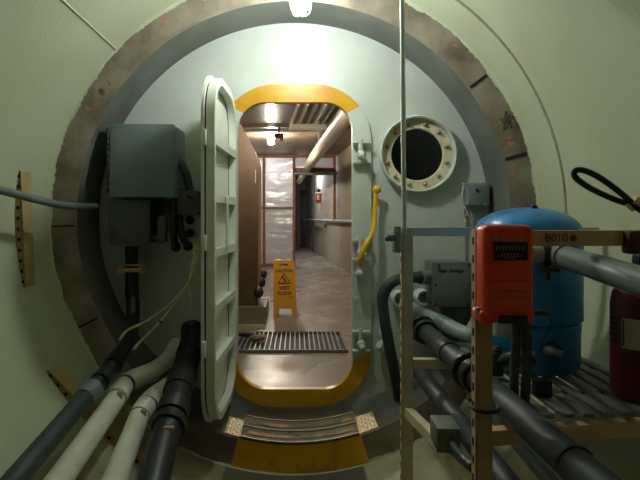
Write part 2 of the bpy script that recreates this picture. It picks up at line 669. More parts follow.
part(link('chalked_number', mb, M['pencil'], flange), 'handwritten 18 on the steel ring')

# weld seams
mb = MB()
yw = 2.35 + CY
vs = [pol(RT - 0.001, 62 - 100 * k / 60, yw) for k in range(61)]
mb.tube(vs, 0.008, 8, smooth=False)
struct('trim_4', mb, M['floor'])
mb = MB()
mb.tube([pol(RT - 0.001, 136.5, YF - 0.01), pol(RT - 0.001, 136.8, -2.2)], 0.005, 8, smooth=False)
struct('trim_5', mb, M['cream'])

# tread over the liner at the bottom: thing made of curved strips
tr = thing('step_tread', pol(RF, 270, -0.2), 'curved metal step tread with yellow worn strips below the hatch opening', 'step')
mb = MB()
mb.arc([(RF - 0.014, YS - 0.004), (RF - 0.014, -0.06), (RF - 0.006, -0.06), (RF - 0.006, YS - 0.004)], 256.3, 287.0, 40)
link('tread_plate', mb, M['tread'], tr)
for y in (YS - 0.004, YS + 0.13, YS + 0.26):
    mb = MB()
    mb.arc([(RF - 0.020, y), (RF - 0.020, y + 0.006), (RF - 0.014, y + 0.008), (RF - 0.014, y)], 256.3, 287.0, 40)
    part(link('tread_edge', mb, M['chrome'], tr), 'bright worn metal tread edge')
for y in (YS + 0.045, YS + 0.175):
    mb = MB()
    mb.arc([(RF - 0.0165, y), (RF - 0.0165, y + 0.04), (RF - 0.014, y + 0.04), (RF - 0.014, y)], 258, 286, 40)
    part(link('grip_strip', mb, M['grip'], tr), 'worn yellow grip strip')
for a0, a1 in ((252.0, 256.2), (287.2, 292)):
    mb = MB()
    mb.arc([(RF - 0.014, YS), (RF - 0.014, YS + 0.2), (RF, YS + 0.2), (RF, YS)], a0, a1, 8)
    mb.mi = 0
    for i in range(5):
        for j in range(7):
            a = a0 + (a1 - a0) * (i + 0.5) / 5
            p = pol(RF - 0.015, a, YS + 0.015 + j * 0.028)
            sgn = 1 if (i + j) % 2 else -1
            mb.bar(p + Vector((-0.006, -0.006 * sgn, 0)), p + Vector((0.006, 0.006 * sgn, 0)), 0.004, 0.003)
    part(link('diamond_plate', mb, M['plate'], tr), 'shiny diamond plate patch at the tread end')

# ------------------------------------------------------------------ bulkhead
DX0, DX1, DZ0, DZ1 = -0.331, 0.309, 0.175, 1.776
PHX, PHZ = (416.5 - 297) / 178, CZ + (218 - 155) / 178
mb = MB()
mb.plate(circ(AX, CZ, RF + 0.01, 128), [rrect(DX0 - 0.02, DX1 + 0.02, DZ0 - 0.02, DZ1 + 0.02, 0.17), circ(PHX, PHZ, 0.165, 64)], 0.02)
struct('wall_front', mb, M['bulk'])
# frame of the opening, yellow at top and bottom
N = 12
inn = rrect(DX0, DX1, DZ0, DZ1, 0.155, N)
outr = rrect(DX0 - 0.105, DX1 + 0.105, DZ0 - 0.1, DZ1 + 0.1, 0.315, N)
mb = MB()
tot = 4 * (N + 1)
def is_yellow(i):
    if 5 <= i < N + 1 + 7:
        return True
    if 2 * (N + 1) <= i < 4 * (N + 1) - 1:
        return True
    return False
mb.mi = 0
mb.band(inn, outr, -0.02, 0.025, pick=lambda i: not is_yellow(i))
mb.mi = 1
mb.band(inn, outr, -0.02, 0.025, pick=is_yellow)
door_frame = struct('trim_6', mb, [M['bulk'], M['yellow']], angle=30)
for x in (-0.12, 0.16):
    mb = MB()
    mb.bar((x, -0.021, DZ1 + 0.003), (x, -0.021, DZ1 + 0.098), 0.004, 0.006, up=(0, 1, 0))
    part(link('weld_line', mb, M['yellow'], door_frame), 'weld line across the yellow frame')
mb = MB()
mb.bar((0.05, -0.021, DZ0 - 0.003), (0.05, -0.021, DZ0 - 0.097), 0.004, 0.006, up=(0, 1, 0))
part(link('weld_line', mb, M['yellow'], door_frame), 'weld line across the yellow frame')
mb = MB()
ow = rrect(DX0 - 0.105, DX1 + 0.105, DZ0 - 0.1, DZ1 + 0.1, 0.315, N)
mb.tube([(p[0], -0.003, p[1]) for p in ow], 0.006, 8, smooth=False, closed=True)
link('weld_bead', mb, M['bulk'], door_frame)

# ------------------------------------------------------------------ hatch door leaf (open, swung towards us)
hx, hy = -0.333, -0.03
dth = math.radians(92.5)
hd = thing('hatch_door', (hx - 0.03, -0.35, 0.14), 'pale green ribbed steel hatch door swung open beside the yellow-topped doorway', 'door')
ca, sa = math.cos(dth), math.sin(dth)
def dmap(u, wq, v):
    # u from hinge to free edge, wq towards the inner (ribbed) side, v height
    d = Vector((ca, -sa, 0))      # along the leaf
    nrm = Vector((sa, ca, 0))     # ribbed side looks to the right
    return Vector((hx, hy, 0)) + d * u + nrm * wq + Vector((0, 0, v))
DW = 0.63
H0, H1 = 0.172, 1.80
mb = MB()
mb.plate(rrect(0, DW, H0, H1, 0.215, 10), [], 1, lambda p: dmap(p.x, -0.058 + 0.012 * p.y, p.z))
link('outer_plate', mb, M['hatch'], hd)
mb = MB()
a = rrect(0.02, DW - 0.02, H0 + 0.02, H1 - 0.02, 0.195, 10)
b = rrect(0.032, DW - 0.032, H0 + 0.032, H1 - 0.032, 0.185, 10)
mb.band(a, b, 0, 1, fn=lambda p: dmap(p.x, -0.046 + 0.008 * p.y, p.z))
part(link('gasket', mb, M['black'], hd), 'dark rubber gasket between plate and rim')
mb = MB()
a = rrect(0.012, DW - 0.012, H0 + 0.012, H1 - 0.012, 0.205, 12)
b = rrect(0.045, DW - 0.045, H0 + 0.045, H1 - 0.045, 0.175, 12)
mb.band(a, b, 0, 1, fn=lambda p: dmap(p.x, -0.038 + 0.038 * p.y, p.z))
link('rim', mb, M['hatch'], hd)
mb = MB()
mb.plate(rrect(0.04, DW - 0.04, H0 + 0.04, H1 - 0.04, 0.178, 10), [], 1, lambda p: dmap(p.x, -0.046 + 0.004 * p.y, p.z))
link('back_panel', mb, M['hatch'], hd)
for py in (141, 198, 253, 309, 364):
    z = CZ + (218 - py) * 2.35 / 520
    mb = MB()
    u0, u1 = 0.042, DW - 0.042
    vs = []
    for u in (u0, u1):
        for wq in (-0.043, -0.002):
            for v in (z - 0.008, z + 0.008):
                vs.append(dmap(u, wq, v))
    mb.add(vs, [[0, 1, 3, 2], [4, 6, 7, 5], [0, 4, 5, 1], [2, 3, 7, 6], [0, 2, 6, 4], [1, 5, 7, 3]])
    # upstanding lip of the rib
    vs = []
    for u in (u0, u1):
        for wq in (-0.007, -0.0015):
            for v in (z - 0.02, z + 0.02):
                vs.append(dmap(u, wq, v))
    mb.add(vs, [[0, 1, 3, 2], [4, 6, 7, 5], [0, 4, 5, 1], [2, 3, 7, 6], [0, 2, 6, 4], [1, 5, 7, 3]])
    link('rib', mb, M['hatch'], hd, smooth=False)
mb = MB()
g0 = 0.36
zt, zb = CZ + 22 * 2.45 / 520, CZ - 32 * 2.45 / 520
mb.tube([dmap(g0, -0.043, zb), dmap(g0, -0.002, zb + 0.004), dmap(g0, 0.008, zb + 0.02), dmap(g0, 0.008, zt - 0.02), dmap(g0, -0.002, zt - 0.004), dmap(g0, -0.043, zt)], 0.008, 10, sub=4)
part(link('grab_bar', mb, M['hatch'], hd), 'vertical grab bar in the recess')
for py in (137, 243, 350):
    z = CZ + (218 - py) * 2.25 / 520
    mb = MB()
    c = dmap(DW - 0.0, -0.042, z)
    mb.box(c, (0.016, 0.03, 0.07), 0.004)
    link('edge_lug', mb, M['hatch'], hd)
for z in (0.5, 1.45):
    mb = MB()
    mb.cyl(dmap(-0.012, -0.03, z - 0.07), dmap(-0.012, -0.03, z + 0.07), 0.016)
    mb.box(dmap(0.03, -0.05, z), (0.012, 0.1, 0.05), 0.003)
    link('hinge', mb, M['hatch'], hd)

# ------------------------------------------------------------------ three latch brackets on the frame
FX = (352 + 370) / 2
def latch(py, label):
    c = V(361, py, 2.885)
    t = thing('latch_bracket', c - Vector((0, 0, 0.06)), label, 'latch', 'latch brackets on the hatch frame')
    for dz in (0.055, -0.052):
        mb = MB()
        mb.box(c + Vector((0, -0.012, dz)), (0.098, 0.035, 0.012), 0.003)
        link('bracket_bar', mb, M['bulk'], t)
    mb = MB()
    mb.cyl(c + Vector((-0.005, -0.02, 0.075)), c + Vector((-0.005, -0.02, -0.005)), 0.013)
    mb.sphere(c + Vector((-0.002, -0.03, -0.015)), 0.026, (1, 0.9, 1.05))
    mb.cyl(c + Vector((0, -0.045, -0.02)), c + Vector((0.004, -0.075, -0.028)), 0.015, 0.012)
    link('latch_pin', mb, M['bulk'], t)
    return t
la = latch(153, 'pale latch bracket at the top right of the doorway frame, level with the porthole')
copy_thing(la, V(361, 250, 2.885) - Vector((0, 0, 0.06)), 'pale latch bracket behind the bent yellow lever')
copy_thing(la, V(361, 341, 2.885) - Vector((0, 0, 0.06)), 'pale latch bracket just above the lower yellow frame corner')

# yellow lever
lv = thing('dog_lever', V(358, 277, 2.86), 'bent yellow lever with ball end on the right of the doorway', 'lever')
mb = MB()
P = [V(360.5, 267, 2.84), V(361, 258, 2.795), V(364.5, 247, 2.795), V(371, 236, 2.82), V(373.5, 226, 2.84), V(375, 210, 2.86), V(376.5, 192, 2.86)]
mb.tube(P, [0.011, 0.015, 0.016, 0.0155, 0.015, 0.0145, 0.012], 12)
link('arm', mb, M['lever'], lv)
mb = MB(); mb.sphere(V(377, 189.5, 2.86), 0.024)
link('ball_end', mb, M['lever'], lv)
mb = MB()
mb.cyl(V(359, 275, 2.90), V(359, 275, 2.82), 0.02)
mb.sphere(V(359, 274, 2.82), 0.022, (1, .6, 1))
mb.cyl(V(359.5, 271, 2.835), V(360.3, 266, 2.835), 0.014)
part(link('pivot', mb, M['bulk'], lv), 'pale pivot boss below the yellow lever')
mb = MB()
mb.tube([V(356, 292, 2.875), V(353.5, 294, 2.865), V(354.5, 299, 2.86), V(357.5, 297, 2.865)], 0.005, 8)
link('hook', mb, M['bulk'], lv)

# porthole
ph = thing('porthole', (PHX, -0.03, PHZ - 0.21), 'round porthole with bolted cream ring and dark glass in the bulkhead', 'porthole')
O = (PHX, 0, PHZ)
mb = MB()
mb.lathe([(0.213, 0.0), (0.213, 0.055), (0.207, 0.06), (0.2, 0.055), (0.198, 0.0)], O, (0, -1, 0), 72, closed=True)
part(link('outer_rim', mb, M['bulk'], ph), 'pale projecting rim')
O2 = (PHX - 0.004, 0, PHZ + 0.001)
mb = MB()
mb.lathe([(0.2, 0.0), (0.2, 0.014), (0.148, 0.016), (0.143, 0.01), (0.143, -0.02)], (PHX, 0, PHZ), (0, -1, 0), 72, closed=True)
ph_ring = part(link('bolt_ring', mb, M['cream_flange'], ph), 'cream bolting ring')
mb = MB()
mb.lathe([(0.0, 0.004), (0.146, 0.004), (0.146, -0.008), (0.0, -0.008)], (PHX, 0, PHZ), (0, -1, 0), 64)
part(link('glass', mb, M['glassdark'], ph), 'dark glass pane')
for k in range(12):
    t = math.radians(15 + 30 * k)
    c = Vector((PHX + 0.172 * math.cos(t), -0.014, PHZ + 0.172 * math.sin(t)))
    mb = MB()
    mb.lathe([(0.013, 0), (0.013, 0.003), (0.0095, 0.004), (0.0095, 0.014), (0.006, 0.016), (0.005, 0.022), (0, 0.022)], c, (0, -1, 0), 6)
    link('bolt', mb, M['bolt'], ph_ring, angle=20)

# small junction box right of the porthole with putty wire
jb = thing('junction_box', V(476, 206, 2.9), 'small blue-grey junction box on the bulkhead right of the porthole', 'junction box')
mb = MB()
mb.box(V(476.5, 194.5, 2.87), (0.115, 0.09, 0.125), 0.006)
jb_body = link('box_body', mb, M['box'], jb)
mb = MB()
for dx, dz in ((-.045, -.05), (.045, -.05), (.045, .05), (-.045, .05)):
    mb = MB()
    mb.lathe([(0.006, 0), (0.006, 0.003), (0, 0.004)], V(476.5, 194.5, 2.825) + Vector((dx, 0, dz)), (0, -1, 0), 10)
    link('screw', mb, M['metal'], jb_body)
mb = MB()
mb.plate([(0, .012), (.01, .002), (.012, -.012), (-.004, -.008), (-.012, .006)], [], 0.002, lambda p: p + V(477.5, 190.5, 2.82))
part(link('black_spot', mb, M['ink'], jb), 'black spot on the lid')
pu = MB()
for k in range(16):
    pu.sphere(V(464.5 + random.uniform(-2.2, 2.5), 184 + k * 2.1, 2.91), random.uniform(0.006, 0.012), seg=8)
pu.tube([V(464, 186, 2.9), V(462, 198, 2.89), V(465, 206, 2.9), V(463, 214, 2.9), V(467, 222, 2.9)], 0.005, 8)
pu.tube([V(466, 205, 2.9), V(471, 212, 2.9), V(472, 225, 2.905), V(469, 215, 2.9), V(463, 203, 2.9)], 0.0035, 8)
tag(link('cable_knot', pu, M['putty']), 'tangled white cable hanging beside the small junction box', 'cable')
mb = MB()
mb.tube([V(465, 216, 2.907), V(464.5, 240, 2.907), V(464.5, 262, 2.907)], 0.0045, 8)
tag(link('bulkhead_cable', mb, M['putty']), 'thin pale vertical cable on the bulkhead below the white tangle', 'cable')

# ------------------------------------------------------------------ jar lamp on the tunnel ceiling
def jar_lamp(x, y, gm, label, zt):
    t = thing('jar_lamp', (x, y, zt), label, 'lamp')
    mb = MB()
    zb = CZ + 1.205
    mb.lathe([(0.06, 0), (0.06, -0.03), (0.04, -0.05), (0.035, zt - zb + 0.002), (0.0, zt - zb + 0.002)][:4] + [(0.0, zt - zb + 0.002)], (x, y, zb), (0, 0, 1), 24)
    link('socket', mb, M['metal'], t)
    mb = MB()
    mb.lathe([(0.036, 0), (0.041, -0.02), (0.041, -0.07), (0.034, -0.1), (0.018, -0.118), (0.0, -0.122)], (x, y, zt), (0, 0, 1), 24)
    part(link('glass_jar', mb, gm, t), 'glowing glass jar')
    mb = MB()
    for k in range(6):
        a = PI / 3 * k + 0.3
        d = Vector((math.cos(a), math.sin(a), 0))
        o = Vector((x, y, zt))
        mb.tube([o + d * 0.045, o + d * 0.05 + Vector((0, 0, -.06)), o + d * 0.042 + Vector((0, 0, -.11)), o + d * 0.02 + Vector((0, 0, -.126)), o + Vector((0, 0, -.13))], 0.0022, 6, sub=4)
    mb.tube([Vector((x, y, zt - .06)) + Vector((.051 * math.cos(2 * PI * k / 16), .051 * math.sin(2 * PI * k / 16), 0)) for k in range(16)], 0.0022, 6, smooth=False, closed=True)
    part(link('wire_guard', mb, M['metal'], t), 'wire guard')
    return t
jar_lamp(0.016, 2.32 + CY, M['lampglass'], 'bright glass jar lamp hanging from the tunnel ceiling above the hatch', CZ + 0.905 + 0.125)
jar_lamp(0.0, -4.5, M['rearfill'], 'unseen jar lamp added behind the viewer as dim warm fill light', CZ + 1.08)  # added out of view to fill the tunnel from behind

# ------------------------------------------------------------------ left: boxes on the bulkhead
D = 2.74
pb = thing('electrical_cabinet', (-0.81, -0.1, 1.235), 'large blue-grey electrical cabinet on the left of the bulkhead', 'cabinet')
mb = MB()
mb.box((-0.795, -0.125, 1.425), (0.34, 0.25, 0.385), 0.022, seg=3)
link('cabinet_body', mb, M['box'], pb)
mb = MB()
mb.box((-0.795, -0.254, 1.425), (0.328, 0.012, 0.373), 0.005)
link('lid', mb, M['box'], pb)
mb = MB()
for k in range(11):
    mb.cyl((-0.969, -0.258, 1.262 + k * 0.031), (-0.969, -0.258, 1.285 + k * 0.031), 0.007, seg=10)
link('hinge', mb, M['dark'], pb)
lb = thing('control_box', (-0.87, -0.08, 0.985), 'dark grey square box directly under the large blue-grey cabinet', 'box')
mb = MB(); mb.box((-0.875, -0.1, 1.108), (0.205, 0.2, 0.225), 0.008)
link('box_body', mb, M['boxd'], lb)
mb = MB(); mb.box((-0.875, -0.205, 1.108), (0.217, 0.012, 0.236), 0.004)
lb_lid = link('lid', mb, M['boxd'], lb)
for dz in (0.0, 0.09, -0.09):
    mb = MB()
    mb.cyl((-0.778, -0.21, 1.105 + dz), (-0.778, -0.215, 1.105 + dz), 0.005, seg=10)
    link('screw', mb, M['dark'], lb_lid)
# conduit fitting right of it
cf = thing('conduit_fitting', V(162, 246, 2.8), 'small grey conduit fitting right of the square control box', 'conduit')
mb = MB()
mb.box(V(162, 229, 2.8), (0.05, 0.06, 0.15), 0.015, seg=3)
link('fitting_body', mb, M['boxv'], cf)
mb = MB(); mb.cyl(V(161, 214, 2.8), V(160.5, 198, 2.8), 0.014)
part(link('upper_stub', mb, M['black'], cf), 'black stub into the cabinet')
mb = MB(); mb.cyl(V(157, 238, 2.8), V(149, 238, 2.8), 0.013)
link('side_stub', mb, M['grey'], cf)
# vertical conduit with clamp below the control box, elbow into long dark pipe
# dark box with hanging hoses
hb = thing('hose_manifold', V(190, 214, 2.86), 'dark grey box with two black hanging hoses beside the hatch door', 'box')
mb = MB(); mb.box(V(188, 203, 2.83), (0.125, 0.12, 0.13), 0.006)
link('box_body', mb, M['boxd'], hb)
mb = MB(); mb.box(V(190, 197, 2.765), (0.03, 0.012, 0.012), 0.002, Matrix.Rotation(0.6, 3, 'Y'))
link('slot', mb, M['ink'], hb)
for pts in ([V(175, 181, 2.8), V(173.5, 196, 2.76), V(173.5, 220, 2.75), V(174, 240, 2.76), V(176, 247, 2.78)],
            [V(179, 213, 2.82), V(180, 226, 2.78), V(183.5, 238, 2.77), V(188, 246, 2.79)]):
    mb = MB(); mb.tube(pts, 0.019, 12)
    mb.sphere(pts[-1], 0.027)
    link('hose', mb, M['black'], hb)
for py in (220, 233):
    mb = MB(); mb.lathe([(0.024, 0.0), (0.024, 0.02), (0.016, 0.03), (0.0, 0.03)], V(190.5, py, 2.915), (0, -1, 0), 16)
    tag(link('gland_plug', mb, M['black']), 'upper black gland plug on bulkhead below the hose box' if py == 220 else 'lower black gland plug on bulkhead below the hose box', 'plug', 'gland plugs below the hose box')
mb = MB(); mb.tube([V(174, 158, 2.78), V(180, 163, 2.76), V(186, 174, 2.78), V(189.5, 188, 2.81), V(190, 194, 2.82)], 0.021, 14)
tag(link('flexible_conduit', mb, M['dgrey']), 'curved dark grey conduit from the large cabinet down to the hose box', 'conduit')
mb = MB()
for k in range(4):
    mb.sphere(V(173 + k * 1.3, 181 + k * 3.2, 2.8), 0.024 + 0.004 * (k % 2), seg=10)
tag(link('cable_gland', mb, M['black']), 'lumpy black cable gland at the lower corner of the large cabinet', 'gland')

# grey hose poking in from the left
mb = MB()
mb.tube([V(-62, 178.5, 1.75), V(-30, 183, 1.86), V(0, 190, 1.97), V(30, 198, 2.12), V(58, 204.5, 2.3), V(78, 206.5, 2.42), V(96, 206.5, 2.52)], 0.0165, 14)
tag(link('grey_conduit', mb, M['grey']), 'grey conduit sticking in across the steel ring on the left', 'conduit')

# upper strut channel on the left wall, with perforated side
def strut(a0, a1, y, wy, label, cat='bracket', group='tan strut channels on the left wall'):
    p0, p1 = pol(RT - 0.005, a0, y), pol(RT - 0.005, a1, y)
    mid = (p0 + p1) / 2
    t = thing('strut_channel', mid, label, cat, group)
    rad = (Vector((0, y, CZ)) - mid).normalized()
    mb = MB()
    mb.bar(p0, p1, wy, 0.008, up=rad)
    link('face', mb, M['tan'], t)
    mb = MB()
    n = 22
    d = p1 - p0
    for s in (-1, 1):
        pts_i, pts_o = [], []
        for k in range(n + 1):
            p = p0 + d * (k / n)
            pts_i.append(p)
            aa = a0 + (a1 - a0) * k / n
            pts_o.append(pol(RT + 0.001, aa, y))
        off = Vector((0, s * wy / 2, 0))
        vs = [p + off for p in pts_i] + [p + off for p in pts_o]
        off2 = Vector((0, s * (wy / 2 - 0.004), 0))
        vs += [p + off2 for p in pts_i] + [p + off2 for p in pts_o]
        N1 = n + 1
        fs = []
        for k in range(n):
            fs += [[k, k + 1, N1 + k + 1, N1 + k], [2 * N1 + k, 3 * N1 + k, 3 * N1 + k + 1, 2 * N1 + k + 1]]
        mb.mi = 0
        mb.add(vs, fs)
        mb.mi = 1
        for k in range(1, n, 2):
            c = (pts_i[k] + pts_o[k]) / 2 + off + Vector((0, s * 0.001, 0))
            mb.bar(c - d * 0.014, c + d * 0.014, 0.003, 0.012, up=rad)
    link('slotted_side', mb, [M['tan'], M['ink']], t)
    return t
strut(170.2, 194.4, 2.345 + CY, 0.085, 'upright tan slotted channel on the left wall behind the grey conduit')
strut(211.8, 238.5, 2.25 + CY, 0.085, 'tan slotted channel lying under the pipes at lower left')

# ------------------------------------------------------------------ bottom-left pipes
def pipe(name, label, cat='pipe', group=None, base=None):
    return thing(name, base, label, cat, group)
# dark pipe up to the control box
t = pipe('dark_pipe', 'dark grey pipe running from the square control box down to the lower left corner', base=V(60, 430, 2.0))
mb = MB()
mb.tube([V(-40, 545, 1.26), V(14, 481, 1.48), V(86, 396, 2.02)], 0.035, 20, smooth=False)
part(link('lower_run', mb, M['dgrey'], t), 'smooth dark grey lower run')
mb = MB()
mb.tube([V(84, 398, 2.0), V(94, 387.5, 2.07)], 0.04, 20, smooth=False)
part(link('coupling', mb, M['grey'], t), 'lighter grey coupling')
mb = MB()
mb.tube([V(91, 391, 2.06), V(109, 371, 2.22), V(125, 346, 2.44), V(131, 333, 2.56), V(133, 320, 2.7), V(133, 300, 2.78)], 0.035, 20, sub=5)
for p, q in ((V(99, 382.5, 2.12), V(103, 378, 2.16)), (V(112, 366.5, 2.25), V(118, 357.5, 2.33))):
    mb.tube([p, q], 0.041, 20, smooth=False)
link('upper_run', mb, M['blackpipe'], t)
mb = MB()
mb.tube([V(132, 302, 2.79), V(131.5, 246, 2.79)], 0.034, 18, smooth=False)
mb.tube([V(132, 294, 2.79), V(132, 288, 2.79)], 0.037, 18, smooth=False)
link('riser', mb, M['blackpipe'], t)
mb = MB()
mb.box(V(131.5, 269.5, 2.78), (0.13, 0.085, 0.022), 0.004)
mb.box(V(131.5, 265, 2.76), (0.11, 0.05, 0.008), 0.002)
for dx in (-.055, .055):
    mb.cyl(V(131.5, 272, 2.735) + Vector((dx, 0, -.012)), V(131.5, 266, 2.735) + Vector((dx, 0, .012)), 0.007, seg=10)
part(link('pipe_clamp', mb, M['tan'], t), 'tan two-bolt pipe clamp')

def white_pipe(pts_low, pts_bend, pts_end, label, base, bands, clamp):
    t = pipe('white_pipe', label, group='white pipes at lower left', base=base)
    mb = MB(); mb.tube(pts_low, 0.041, 24, smooth=False)
    link('straight_run', mb, M['white'], t)
    mb = MB(); mb.tube(pts_bend, 0.0445, 24, sub=5)
    part(link('bend_coupling', mb, M['white'], t), 'glossy white bend coupling')
    mb = MB(); mb.tube(pts_end, 0.040, 24, sub=5)
    link('upper_run', mb, M['white'], t)
    for (p, q) in bands:
        mb = MB(); mb.tube([p, q], 0.0453, 24, smooth=False)
        part(link('blue_band', mb, M['bluemark'], t), 'thin blue band')
    p, q = clamp
    mb = MB(); mb.tube([p, q], 0.0445, 24, smooth=False)
    mb.box((p + q) / 2 + Vector((0.03, -0.035, 0.03)), (0.02, 0.02, 0.03), 0.004)
    part(link('hose_clamp', mb, M['metal'], t), 'metal band clamp')
def lerp(a, b, k):
    return a + (b - a) * k
a0, a1 = V(30, 522, 1.42), V(118, 396, 2.2)
b0, b1, b2 = V(118, 396, 2.2), V(127, 383, 2.3), V(152, 372, 2.44)
c0 = [V(150, 373, 2.43), V(166, 361, 2.6), V(174, 350, 2.76), V(176, 345, 2.86)]
white_pipe([a0, a1], [lerp(a0, a1, .985), b1, b2], c0, 'white pipe nearest the dark grey pipe, left one of the two', V(90, 440, 1.9),
           [(V(124.5, 385.5, 2.27), V(125.5, 384.8, 2.28)), (V(140, 377.2, 2.385), V(141.5, 376.6, 2.39))], (lerp(a0, a1, .955), lerp(a0, a1, .965)))
a0, a1 = V(96, 530, 1.45), V(140, 414, 2.18)
c0 = [V(166, 389, 2.37), V(176, 379, 2.55), V(181, 369, 2.74), V(183, 365, 2.86)]
white_pipe([a0, a1], [lerp(a0, a1, .985), V(151, 400, 2.25), V(168, 387, 2.38)], c0, 'white pipe next to the thick black pipe, right one of the two', V(125, 450, 1.9),
           [(V(146.5, 406, 2.21), V(147.3, 405, 2.22)), (V(158, 394.3, 2.31), V(159.3, 393.4, 2.32))], (lerp(a0, a1, .955), lerp(a0, a1, .965)))

# thick black pipe with couplings and open top
t = pipe('black_pipe', 'thick black pipe with couplings rising beside the open hatch door', base=V(165, 440, 1.9))
mb = MB()
mb.tube([V(147, 512, 1.62), V(161, 450, 1.86), V(170, 425, 1.98)], 0.054, 24, smooth=False)
link('lower_run', mb, M['blackpipe'], t)
mb = MB()
mb.tube([V(168, 428, 1.96), V(170.5, 421, 2.0)], 0.064, 24, smooth=False)
link('coupling', mb, M['blackpipe'], t)
mb = MB()
mb.tube([V(171.5, 416, 2.02), V(175, 404, 2.08)], 0.063, 24, smooth=False)
link('coupling', mb, M['blackpipe'], t)
mb = MB()
mb.tube([V(178, 392, 2.17), V(183, 375, 2.3)], 0.063, 24, smooth=False)
link('coupling', mb, M['blackpipe'], t)
mb = MB()
mb.tube([V(169.5, 424, 1.99), V(176, 402, 2.1), V(184, 372, 2.32), V(190, 350, 2.48), V(192, 338, 2.58), V(192.5, 331, 2.64)], [.056, .056, .056, .056, .055, .054], 24, sub=4)
for p, q in ((V(189, 356, 2.44), V(190, 351, 2.48)),):
    mb.tube([p, q], 0.061, 24, smooth=False)
link('upper_run', mb, M['black'], t)
mb = MB()
mb.lathe([(0.056, -0.03), (0.062, 0.0), (0.052, 0.035), (0.03, 0.05), (0.012, 0.055), (0, 0.055)], V(192.5, 331, 2.64), (0, 0.35, 1), 24)
link('end_cap', mb, M['black'], t)
mb = MB()
mb.tube([lerp(V(161, 450, 1.86), V(170, 425, 1.98), .9), lerp(V(161, 450, 1.86), V(170, 425, 1.98), .96)], 0.058, 24, smooth=False)
mb.box(V(169, 429, 1.895), (0.04, 0.02, 0.02), 0.004)
part(link('band_clamp', mb, M['tan'], t), 'rusty band clamp')

# cream cords
for nm, pts, lab in (
    ('cream_cord', [V(199, 247, 2.66), V(197, 262, 2.7), V(188, 283, 2.72), V(168, 306, 2.7), V(145, 322, 2.62), V(128, 330, 2.46), V(120, 339, 2.33)], 'cream cord sagging from the hatch door to the dark pipe, upper one'),
    ('cream_cord', [V(197, 252, 2.58), V(192, 276, 2.6), V(178, 300, 2.62), V(160, 322, 2.6), V(145, 337, 2.46), V(134, 349, 2.28)], 'cream cord sagging to the white pipes with a black mark, lower one'),
    ('cream_cord', [V(198, 250, 2.62), V(193, 262, 2.65), V(190, 285, 2.66), V(190, 308, 2.65), V(191, 322, 2.64)], 'cream cord dropping straight into the black pipe top')):
    mb = MB(); mb.tube(pts, 0.0065, 8)
    tag(link(nm, mb, M['cord']), lab, 'cord', 'cream cords beside the hatch door')
mb = MB()
for k in range(5):
    a = random.uniform(0, 6)
    mb.tube([V(197 + random.uniform(-3, 3), 246 + random.uniform(-3, 12), 2.6 + random.uniform(-.02, .02)) for _ in range(4)], 0.005, 6)
tag(link('cord_tangle', mb, M['cord']), 'small knot of cream cord at the edge of the hatch door', 'cord')
mb = MB(); mb.tube([V(161, 321, 2.602), V(159.5, 322.5, 2.6)], 0.009, 8, smooth=False)
tag(link('tape_wrap', mb, M['ink']), 'black tape wrapped on the lower cream cord', 'tape')

# ------------------------------------------------------------------ vertical conduit and rack
mb = MB(); mb.tube([V(404.3, 234, 2.03), V(401.6, -57, 2.03)], 0.0095, 12, smooth=False)
tag(link('conduit_pole', mb, M['polepaint']), 'thin grey vertical conduit from ceiling to rack post in front of porthole', 'conduit')
sw = thing('switch_clamp', V(393, 252, 2.04), 'grey metal switch box clamped to the far rack post', 'switch')
mb = MB(); mb.box(V(396.5, 239, 2.04), (0.028, 0.05, 0.105), 0.004)
mb.box(V(397.5, 229, 2.03), (0.018, 0.04, 0.02), 0.003)
link('box_body', mb, M['metal'], sw)
mb = MB(); mb.cyl(V(393.5, 237, 2.02), V(388, 238, 2.0), 0.017, 0.013, 14)
mb.sphere(V(387.5, 238.5, 2.0), 0.012)
link('knob', mb, M['boxv'], sw)

rk = thing('slotted_rack', (0.47, -1.2, 0.02), 'cream slotted steel rack carrying the blue tank on the right', 'rack')
def post(x, y, wx, z0, z1, m):
    mb = MB()
    mb.box((x + wx / 2, y, (z0 + z1) / 2), (wx, 0.003, z1 - z0))
    mb.box((x, y + 0.018, (z0 + z1) / 2), (0.004, 0.036, z1 - z0))
    mb.box((x - 0.001, y + 0.004, (z0 + z1) / 2), (0.006, 0.008, z1 - z0))
    mb.mi = 1
    z = z1 - 0.03
    while z > z0 + 0.03:
        mb.box((x - 0.0026, y + 0.021, z), (0.002, 0.012, 0.02))
        z -= 0.048
    return mb
zA = CZ - math.sqrt(RT ** 2 - 0.47 ** 2) + 0.004
part(link('post', post(0.416, 2.05 + CY, 0.041, zA, 1.092, M['post']), [M['post'], M['ink']], rk, smooth=False), 'far cream slotted post')
zB = CZ - math.sqrt(RT ** 2 - 0.52 ** 2) + 0.006
part(link('post', post(0.467, 1.35 + CY, 0.040, zB, 1.1, M['postb']), [M['postb'], M['ink']], rk, smooth=False), 'near beige slotted post')
mb = MB()
mb.box(((0.45 + 1.19) / 2, 2.05 + CY, 1.075), (1.19 - 0.45, 0.004, 0.034))
mb.box(((0.45 + 1.19) / 2, 2.065 + CY, 1.091), (1.19 - 0.45, 0.034, 0.003))
link('top_beam', mb, M['polepaint'], rk, smooth=False)
def nb(x):      # near beams angle slightly away to the right
    return 1.35 + CY + 0.01 + (x - 0.5) * 0.07
mb = MB()
mb.bar((0.47, nb(0.47), 1.076), (1.19, nb(1.19), 1.076), 0.004, 0.040)
mb.bar((0.47, nb(0.47) + .017, 1.0955), (1.19, nb(1.19) + .017, 1.0955), 0.034, 0.003)
tb = part(link('top_beam', mb, M['beam'], rk, smooth=False), 'beige beam marked B010')
mb = MB()
xx = V(554, 238.5, 1.35).x
